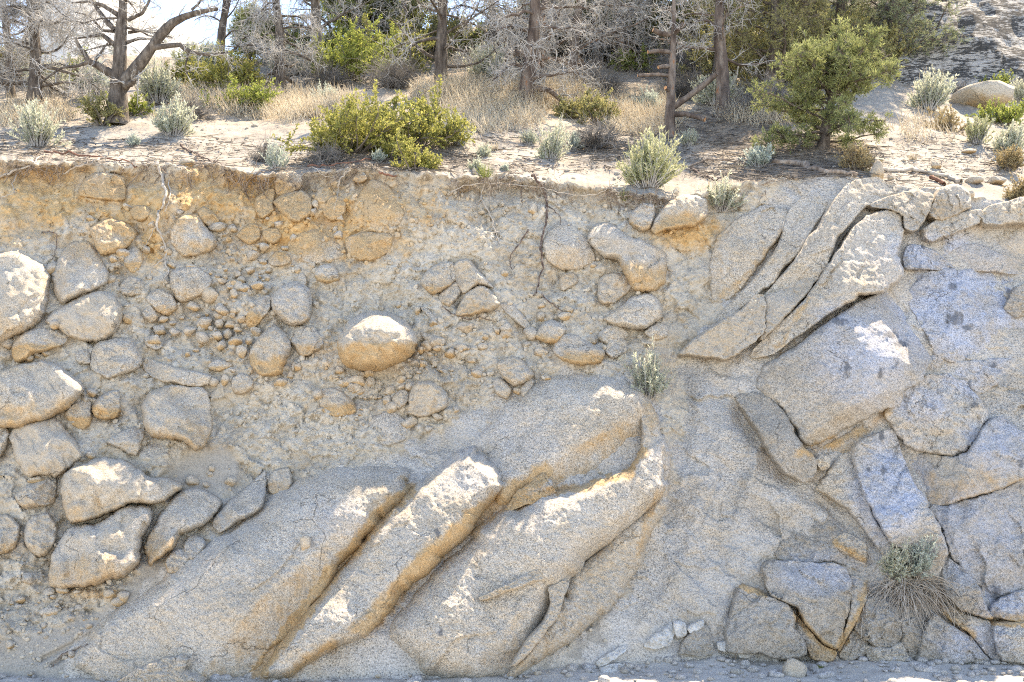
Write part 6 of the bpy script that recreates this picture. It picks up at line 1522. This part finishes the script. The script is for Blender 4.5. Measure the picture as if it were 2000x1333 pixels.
shrub('green', 1240, 142, 60, 40, 'bright sprig in shade left of the slim snag', 'brush on the back slope')
shrub('sage', 1400, 206, 120, 60, 'pale sagebrush behind the stout red trunk', 'brush on the back slope')
shrub('sage_blue', 1270, 222, 60, 46, 'blue grey sagebrush left of the slim snag', 'brush on the back slope')
shrub('tangle', 1500, 222, 150, 60, 'brown twiggy thicket left of the young pinyon', 'brush on the back slope')
shrub('tangle', 1340, 190, 110, 60, 'grey thicket behind the slim snag', 'brush on the back slope')
shrub('tangle', 1170, 190, 120, 56, 'grey thicket behind the dead tangle', 'brush on the back slope')
shrub('sage', 560, 150, 110, 50, 'pale brush in the distance behind the stub ended pine', 'brush on the back slope')
for kind, x_, y_, w_, h_, lb in [
    ('green', 600, 130, 150, 110, 'tall green thicket on the crest behind the stub ended pine'), ('darkgreen', 560, 112, 110, 70, 'dark brush on the crest left of the tall green thicket'), ('green', 740, 104, 170, 120, 'tall green thicket on the crest below the skyline pines'),
    ('darkgreen', 830, 120, 140, 110, 'dark green thicket left of the tall dark trunk'), ('olive', 880, 100, 120, 70, 'olive brush behind the tall dark trunk'), ('tangle', 985, 120, 130, 120, 'grey thicket at the edge of the sunny back slope'),
    ('darkgreen', 1060, 108, 170, 150, 'large dark thicket behind the twisted grey pine'), ('darkgreen', 1150, 110, 170, 160, 'large dark green thicket behind the curving red barked pine'), ('olive', 1110, 84, 180, 110, 'olive brush high behind the red barked pine'),
    ('darkgreen', 1235, 112, 190, 150, 'dense shaded green thicket beside the slim snag'), ('darkgreen', 1330, 110, 170, 130, 'dark green thicket behind the slim snag'), ('tangle', 1340, 150, 150, 110, 'grey thicket between the snag and the stout red trunk'),
    ('olive', 1440, 150, 170, 120, 'olive shrub mass right of the stout red trunk'), ('olive', 1540, 180, 170, 110, 'olive shrub mass left of the young pinyon'), ('olive', 1620, 130, 190, 120, 'pale olive brush behind the young pinyon'), ('olive', 1700, 150, 150, 90, 'pale olive brush beside the grey green pine'),
    ('tangle', 40, 170, 110, 80, 'grey thicket behind the lacy dead pine'), ('sage', 400, 150, 150, 60, 'pale brush on the crest under the far hill'), ('olive', 20, 150, 100, 60, 'olive brush on the crest at the frame edge')]:
    shrub(kind, x_, y_, w_, h_, lb, 'brush on the back slope')
# twigs, needles and chips strewn on the bench
def litter():
    R = np.random.RandomState(88); st = []
    for cx, cy, rx, ry, n in [(1420, 270, 150, 60, 900), (1600, 305, 120, 36, 600), (760, 315, 170, 26, 500), (1000, 300, 300, 45, 500), (400, 300, 380, 30, 420), (1180, 285, 80, 34, 350), (1800, 320, 220, 50, 350), (1500, 340, 160, 18, 400), (80, 280, 110, 36, 200)]:
        for k in range(int(n * 1.6)):
            a = R.rand() * 6.283; q = math.sqrt(R.rand())
            st.append((cx + rx * q * math.cos(a), cy + ry * q * math.sin(a)))
    st = np.array([on_hill(*q)[:] for q in st]) + np.array([0, 0, .008]); n = len(st)
    d = np.stack([R.randn(n), R.randn(n), .10 * R.randn(n)], -1)
    P = grow(st, d, .06 + .42 * R.rand(n) ** 3, 5, R, .25, 0)
    P[:, :, 2] = P[:, :1, 2] + .45 * (P[:, :, 1] - P[:, :1, 1]) + .012
    V, F = tubes(P, np.linspace(1, .5, 5)[None] * (.003 + .006 * R.rand(n) ** 2)[:, None], 3)
    o = link('litter', make_mesh('litter', V, [F], [M['twig_dark']]))
    tag(o, 'fallen twigs and needles strewn over the sandy bench', 'litter', None, 'stuff')
    # stones of the bench
    N = 1500; nv = len(IV)
    pp = [on_hill(R.rand() * 2000, 205 + 150 * R.rand() ** .8)[:] for k in range(N)]
    sc = (.008 + .035 * R.rand(N) ** 5)[:, None] * (.7 + .6 * R.rand(N, 3)) * np.array([1, 1, .6])
    V = np.array(pp)[:, None, :] + IV[None] * sc[:, None, :]
    F = (IF[None] + (np.arange(N) * nv)[:, None, None]).reshape(-1, 3)
    z = np.zeros(N * nv)
    o = link('bench_gravel', make_mesh('bench_gravel', V.reshape(-1, 3), [F], [M['granite']], True, {'stain': z, 'cream': z + .3, 'blue': z, 'dark': z, 'tone': z + .5, 'dirt': z}))
    tag(o, 'small stones lying on the sandy bench', 'gravel', None, 'stuff')
litter()
# plants rooted in the face itself
def on_face(px, py, dy=0.0):
    return Vector(to_world(px, py, face_y(px, py) + dy).tolist())
shrub('sage', 1411, 414, 84, 62, 'dull green sagebrush clinging just below the rim', 'plants on the face', on_face(1411, 410, .03), (rad(18), 0, 0))
shrub('sage', 1268, 774, 84, 92, 'fine pale sagebrush clinging to the middle of the face', 'plants on the face', on_face(1268, 772, .05), (rad(20), 0, 0))
shrub('tuft', 1219, 392, 24, 28, 'small bright grass tuft left of the rabbitbrush', 'plants on the face', on_face(1219, 390, .02))
cb = on_face(1772, 1140, -.02)
shrub('sage_blue', 1790, 1128, 66, 76, 'upright fresh shoots of the straggly cliff bush', 'plants on the face', on_face(1795, 1120, -.03), (rad(25), 0, 0))
shrub('sage', 1722, 1120, 70, 76, 'paler leaning shoots of the straggly cliff bush', 'plants on the face', on_face(1745, 1122, -.03), (rad(25), 0, 0))
def hanging(p, label):
    R = np.random.RandomState(9)
    root = root_empty('dry_roots', p, label, 'roots', 'plants on the face')
    n = 420; m = mpp(p)
    d = np.stack([R.randn(n) * .9, -.35 - .3 * R.rand(n), -.3 + .8 * R.randn(n) * .5], -1)
    P = grow(R.randn(n, 3) * np.array([26, 3, 10]) * m, d, (45 + 95 * R.rand(n)) * m, 8, R, .15, -.20)
    P[:, :, 1] = np.minimum(P[:, :, 1], .02)
    V, F = tubes(P, np.linspace(1, .4, 8)[None] * (.003 + .003 * R.rand(n))[:, None], 3)
    o = link('rootlets', make_mesh('rootlets', V, [F], [M['root_pale']]), root); o['kind'] = 'stuff'
hanging(cb, 'beard of dry pale rootlets hanging below the straggly cliff bush')
R9 = np.random.RandomState(19)
WEED = [(1602, 'below the diagonal block with an orange underside'), (1655, 'below the small block under the hooded block'), (1690, 'between the small block and the fluted block'), (1728, 'below the low broken block'), (1770, 'below the slim upright block'), (1800, 'where the slim upright block meets the triangular block'), (1840, 'below the middle of the triangular block'), (1890, 'below the pointed end of the triangular block'), (1930, 'below the block under the rounded shelf')]
for x_, where in WEED:
    pg = Vector(to_world(x_, 1300 + 8 * R9.rand(), .15 - .4 * R9.rand())); pg.z = .05
    shrub('tuft', x_, 1300, 22, 12, 'tiny green weed in the sand ' + where, 'weeds at the foot of the face', pg)

# dry grass, uncountable
def grassfield(name, label, zones, mat, seed, hmin, hmax):
    R = np.random.RandomState(seed); st = []
    for cx, cy, rx, ry, n in zones:
        for k in range(n):
            a = R.rand() * 6.283; q = math.sqrt(R.rand())
            p = on_hill(cx + rx * q * math.cos(a), cy + ry * q * math.sin(a))
            p.x += R.randn() * .05; p.y += R.randn() * .15; p.z = hill_z(p.x, p.y)
            st.append(p[:])
    st = np.array(st); n = len(st)
    rep = 5
    st = np.repeat(st, rep, 0) + R.randn(n * rep, 3) * np.array([.03, .03, 0]); n *= rep
    d = np.stack([R.randn(n) * .35 - .12, R.randn(n) * .3, np.ones(n)], -1)
    P = grow(st, d, hmin + (hmax - hmin) * R.rand(n) ** 1.5, 4, R, .12, -.08)
    V, F = tubes(P, np.array([1, .85, .6, .15])[None] * (.003 + .0025 * R.rand(n))[:, None], 3)
    o = link(name, make_mesh(name, V, [F], [M[mat]], True, {'var': np.repeat(R.rand(n), 12)}))
    return tag(o, label, 'grass', None, 'stuff')
grassfield('dry_grass', 'bleached dry grass spread under the dead pines', [(1000, 190, 190, 26, 2600), (560, 214, 150, 22, 1100), (1255, 232, 80, 34, 800), (940, 236, 120, 28, 500), (60, 232, 80, 16, 350), (1490, 232, 90, 14, 350), (930, 110, 70, 40, 450), (400, 200, 60, 16, 200), (1800, 256, 60, 20, 60)], 'straw', 71, .10, .34)

# ------------------------------------------------------------------ roots, logs and loose rocks
def rootline(label, pts, r0, r1, mat='root', lift=.035, group='bare roots hanging from the rim', hill=False, name='exposed_root', cat='root', branches=()):
    R = np.random.RandomState(len(label) + int(pts[0][0]))
    def world(ps):
        W = []
        for q in spline(ps, 5, False):
            y = None
            if hill or q[1] < float(rim_py(q[0])) + 2:
                p = on_hill(q[0], q[1]); p.z += .03; W.append(p[:])
            else:
                W.append(to_world(q[0], q[1], face_y(q[0], q[1]) - lift))
        W = np.array(W)
        for _ in range(2):
            W[1:-1, 1] = (W[:-2, 1] + 2 * W[1:-1, 1] + W[2:, 1]) / 4
        return W + R.randn(len(W), 3) * .006
    W = world(pts); K = len(W)
    if name == 'exposed_root': r0, r1 = r0 * .62, r1 * .62
    rr = np.linspace(r0, r1, K) * (1 + .12 * R.randn(K))
    V, F = tubes(W[None], rr[None], 7)
    o = link(name, make_mesh(name, V, [F], [M[mat]]))
    tag(o, label, cat, group, 'thing')
    for bp, a, c in branches:
        W2 = world(bp)
        V, F = tubes(W2[None], np.linspace(a * .7, c * .7, len(W2))[None], 5)
        ob = link('side_root', make_mesh('side_root', V, [F], [M[mat]])); ob.parent = o
    return o
rootline('long pale root dangling over orange clay down to the gravel', [(308, 322), (318, 350), (324, 385), (312, 412), (306, 440), (316, 462), (325, 490), (321, 515), (330, 530), (318, 550)], .030, .010, 'root_pale', branches=[([(330, 352), (332, 385), (322, 415)], .014, .006), ([(325, 505), (300, 520), (288, 545)], .010, .004), ([(306, 440), (290, 470), (284, 480)], .008, .004)])
rootline('long dark knotted root hanging down the middle of the bank', [(1040, 350), (1060, 365), (1068, 400), (1065, 440), (1056, 480), (1060, 515), (1050, 560), (1042, 578)], .027, .013, 'root_dark', branches=[([(1055, 575), (1080, 595), (1102, 612)], .012, .006), ([(1032, 447), (1011, 482), (995, 505), (1000, 528)], .014, .006), ([(1068, 400), (1090, 420), (1096, 440)], .010, .004), ([(1020, 360), (1018, 385), (1022, 400)], .012, .005)])
rootline('forked pale root below the fresh grass tuft', [(946, 360), (940, 388), (955, 415), (966, 448), (976, 480)], .016, .006, 'root_pale', branches=[([(940, 388), (915, 410), (905, 425)], .008, .003), ([(976, 452), (955, 458), (945, 455)], .008, .003), ([(985, 365), (984, 385), (970, 395)], .008, .003)])
rootline('thin arched root bowing between the grass tuft and rabbitbrush', [(880, 376), (915, 362), (960, 358), (1010, 362), (1060, 368), (1110, 380), (1160, 380), (1195, 366), (1215, 350)], .010, .007, 'root_pale', .09)
rootline('pale split root lying over the rim at the frame edge', [(-10, 348), (25, 336), (60, 322), (88, 308)], .028, .014, 'root_pale', branches=[([(40, 330), (25, 360), (30, 378)], .012, .005), ([(0, 388), (20, 380), (32, 374)], .010, .004)])
rootline('dark root running along the rim below the edge sagebrush', [(86, 302), (130, 306), (180, 310), (230, 318), (268, 326)], .022, .010, 'root_red')
rootline('bleached root stub on the rim above the flat topped boulder', [(124, 340), (150, 326), (178, 320), (204, 316)], .016, .026, 'root_pale', .06)
rootline('dark forked root on the rim in the middle of the left half', [(352, 290), (372, 302), (390, 308), (402, 328)], .024, .010, 'root_dark', branches=[([(384, 306), (392, 322), (408, 332)], .010, .005)])
rootline('root running from the rim down past the orange clay', [(384, 310), (420, 322), (448, 334), (470, 350), (486, 392)], .012, .005, 'root_dark', branches=[([(448, 334), (475, 365), (490, 398)], .006, .003), ([(440, 332), (420, 350), (410, 360)], .005, .003)])
rootline('twisted root hidden under the rim sagebrush', [(478, 372), (490, 350), (520, 338), (560, 334), (600, 336)], .016, .008, 'root')
rootline('reddish root creeping beneath the yellow green bush', [(600, 330), (640, 328), (690, 322), (725, 316)], .022, .012, 'root_red')
rootline('broken white root end jutting from the rim', [(662, 366), (664, 352), (676, 338), (692, 326)], .020, .010, 'root_pale', .06, branches=[([(662, 366), (658, 390), (652, 412)], .006, .003)])
rootline('straight thin root crossing in front of the yellow green bush', [(606, 332), (630, 342), (655, 350)], .010, .006, 'root_pale', .07)
rootline('rusty root by the small yellow green bush', [(740, 338), (758, 342), (776, 346)], .024, .012, 'root_red')
rootline('small black root in the dust above the sunlit edge boulder', [(81, 454), (108, 456), (110, 478), (102, 507)], .010, .006, 'root_dark')
rootline('black rootlet curving under the triangular block', [(864, 598), (888, 615), (916, 624), (932, 620), (962, 628)], .010, .005, 'root_dark', .02)
rootline('black stick in the gully beside the huge slab', [(104, 1300), (125, 1275), (150, 1268), (172, 1258)], .008, .006, 'root_dark', .02, group='sticks low on the face')
rootline('curved brown twig leaning on the quartz row', [(1415, 1303), (1432, 1290), (1440, 1268)], .008, .006, 'root', .05, group='sticks low on the face')
rootline('flat weathered log under the dry brush dome', [(1512, 322), (1550, 326), (1590, 336), (1640, 344), (1672, 348)], .05, .03, 'root', hill=True, name='fallen_log', cat='log', group='fallen wood on the rim')
rootline('long bleached branch behind the cap boulder', [(1722, 336), (1760, 338), (1800, 340), (1828, 346), (1856, 352), (1878, 362)], .022, .030, 'root_pale', hill=True, name='fallen_log', cat='log', group='fallen wood on the rim')
rootline('short reddish piece of wood near the cap boulder', [(1818, 352), (1832, 358), (1846, 366)], .022, .030, 'root_red', hill=True, name='fallen_log', cat='log', group='fallen wood on the rim')
rootline('grey fallen branch in the litter by the slim snag', [(1300, 322), (1340, 330), (1390, 318), (1440, 322)], .018, .010, 'root', hill=True, name='fallen_log', cat='log', group='fallen wood on the rim')
rootline('crooked dark branch on the litter near the flat topped sagebrush', [(1350, 336), (1380, 350), (1400, 356), (1430, 344)], .016, .008, 'root_dark', hill=True, name='fallen_log', cat='log', group='fallen wood on the rim')

# fine rootlets fringing the rim, too many to count
def fringe():
    R = np.random.RandomState(33); st = []
    for k in range(900):
        x_ = R.choice([R.uniform(0, 130), R.uniform(270, 520), R.uniform(500, 700), R.uniform(880, 1120), R.uniform(1180, 1300), R.uniform(0, 1500)])
        y_ = float(rim_py(x_)) + 2 + 26 * R.rand() ** 2
        st.append(to_world(x_, y_, face_y(x_, y_) - .015))
    st = np.array(st); n = len(st)
    dr = np.stack([R.randn(n) * .8, -.25 + 0 * R.rand(n), -.7 + .7 * R.randn(n)], -1)
    P = grow(st, dr, .08 + .34 * R.rand(n) ** 1.8, 8, R, .30, -.12, .10)
    for k in range(1, 8):
        P[:, k, 1] = np.minimum(P[:, k, 1], st[:, 1] + .02 + .45 * (P[:, k, 2] - st[:, 2]) * (P[:, k, 2] < st[:, 2]) + .02)
    V, F = tubes(P, np.linspace(1, .35, 8)[None] * (.0026 + .006 * R.rand(n) ** 3)[:, None], 3)
    o = link('rootlets', make_mesh('rootlets', V, [F], [M['root']]))
    tag(o, 'fine rootlets fringing the crumbling rim of the bank', 'rootlets', None, 'stuff')
fringe()

# loose rocks on the bench: whole stones
def stone(px, py, wpx, hpx, label, cat='rock', name='loose_rock', group='rocks lying on the bench', mesh=0, p=None, deep=.8, cream=None):
    p = on_hill(px, py) if p is None else p
    m = mpp(p)
    o = link(name, CM[mesh % len(CM)])
    o.scale = (wpx * .55 * m, wpx * .55 * m * deep, hpx * .62 * m)
    o.location = p + Vector((0, 0, hpx * .30 * m))
    o.rotation_euler = (0, 0, mesh * 1.3)
    return tag(o, label, cat, group, 'thing')
stone(1714, 352, 34, 44, 'upright pale stone standing on the rim', mesh=1)
stone(1741, 352, 13, 9, 'little brown stone right of the upright pale stone', mesh=2)
stone(1828, 330, 24, 14, 'small dark pointed stone on the sunny bench', mesh=3)
stone(1902, 360, 36, 14, 'smaller of two flat stones on the sunny bench', mesh=4)
stone(1944, 360, 48, 18, 'larger of two flat stones on the sunny bench', mesh=6)
stone(1890, 300, 30, 10, 'flat grey stone under the green centred shrub', mesh=7)
stone(1895, 405, 18, 18, 'small pale cobble right of the cap boulder', mesh=8)
stone(1920, 210, 110, 46, 'long flat lichened rock on the slope below the rock dome', mesh=5, deep=1.2)
stone(1985, 165, 70, 80, 'smooth grey boulder at the frame edge below the rock dome', mesh=9, deep=1.2)
stone(1437, 1322, 34, 22, 'small white angular rock on the sandy ground', p=Vector(to_world(1437, 1322, -.35)), mesh=3, group='rocks on the ground')
stone(1548, 1326, 58, 48, 'blocky grey rock on the sandy ground by the face', p=Vector(to_world(1548, 1330, -.42)), mesh=10, group='rocks on the ground')
stone(1815, 1310, 22, 14, 'dark stone on the sandy ground under the corner', p=Vector(to_world(1815, 1310, -.1)), mesh=2, group='rocks on the ground')

TOE = [(60, 1326, 16, 'below the debris slope'), (130, 1330, 12, 'beside the black stick'), (520, 1330, 14, 'at the foot of the rust stained seam'), (610, 1326, 20, 'between the huge slab and the second slab'), (690, 1322, 11, 'below the second slab'), (740, 1330, 15, 'in the sand between second and lower slab'), (800, 1328, 10, 'near the corner of the lower slab'),
 (1050, 1326, 17, 'below the buff flank'), (1110, 1318, 12, 'past the foot of the buff flank'), (1150, 1324, 9, 'left of the leaning quartz piece'), (1250, 1316, 13, 'below the fluted quartz block'), (1300, 1326, 10, 'in front of the squared grey stone'), (1360, 1312, 14, 'just below the squared grey stone'), (1480, 1318, 11, 'below the long quartz lump'),
 (1600, 1312, 15, 'right of the blocky grey rock'), (1660, 1322, 12, 'below the small block'), (1705, 1310, 18, 'touching the low broken block'), (1760, 1318, 9, 'between two weeds'), (1870, 1314, 14, 'below the triangular block'), (1920, 1308, 20, 'by the pointed end of the triangular block'), (1965, 1312, 12, 'at the frame corner')]
for k_, (x_, y_, w_, where) in enumerate(TOE):
    y0_ = max(-.55, min(.2, 11 * (1310 - y_) / 380.0 * 1.0 + .05))
    pt = Vector(to_world(x_, y_, y0_).tolist()); pt.z = .03
    stone(x_, y_, w_, w_ * (.5 + .06 * (k_ % 5)), ('pale', 'grey', 'tan')[k_ % 3] + ' fallen stone ' + where, mesh=k_ * 5 + 1, p=pt, group='rocks on the ground')

# the lichened granite dome behind the young pinyon
def dome():
    R = np.random.RandomState(4)
    c = Vector((10.2, 17.5, 10.2))
    u = np.linspace(-1, 1, 300); v = np.linspace(-1, 1, 220)
    U, W = np.meshgrid(u, v)
    X = c.x + U * 7.2; Y = c.y + 2.2 + W * 9.5
    r = np.sqrt((U * .95) ** 2 + (W * .95) ** 2)
    H = 6.6 * np.sqrt(np.clip(1 - r ** 2.2, 0, 1))
    H = H + .35 * fbm(X / 2.2, Y / 2.2, 4) + .22 * worley((X + .4 * H) / 1.5, (H * 1.3 + Y * .3) / .55, .5, .8) + .10 * worley((X + .3 * H) / .5, (H * 1.6) / .22, .5, .8)
    base = 8.2 + .36 * (Y - 14)
    Z = np.where(r < 1, base + H - .5, base - 1.5)
    s = NT('lichened_granite'); co = s.coord()
    n = s.noise(co, 1.9, 10, .74, (1, 1, 3.6))
    n2 = s.noise(co, 8, 8, .72, (1, 1, 3.6))
    base_c = s.mix(s.noise(co, 30, 4), (0.46, 0.44, 0.41), (0.66, 0.64, 0.61))
    k = s.ramp(s.math('ADD', s.math('MULTIPLY', n, .5), s.math('MULTIPLY', n2, .5)), [(0.475, 0.0), (0.515, 0.92)])
    col = s.mix(k, base_c, (0.055, 0.055, 0.055))
    M['lichen'] = s.finish(col, .9, s.bump(n2, .9, .12), .1)
    o = link('rock_dome', make_mesh('rock_dome', np.stack([X, Y, Z], -1).reshape(-1, 3), [grid_faces(220, 300)], [M['lichen']], True))
    return tag(o, 'big pale granite dome streaked with black lichen on the skyline', 'rock', 'rocks lying on the bench', 'thing')
dome()
_tot = sum(len(m_.polygons) for m_ in bpy.data.meshes)
print('TOTAL POLYS', _tot)
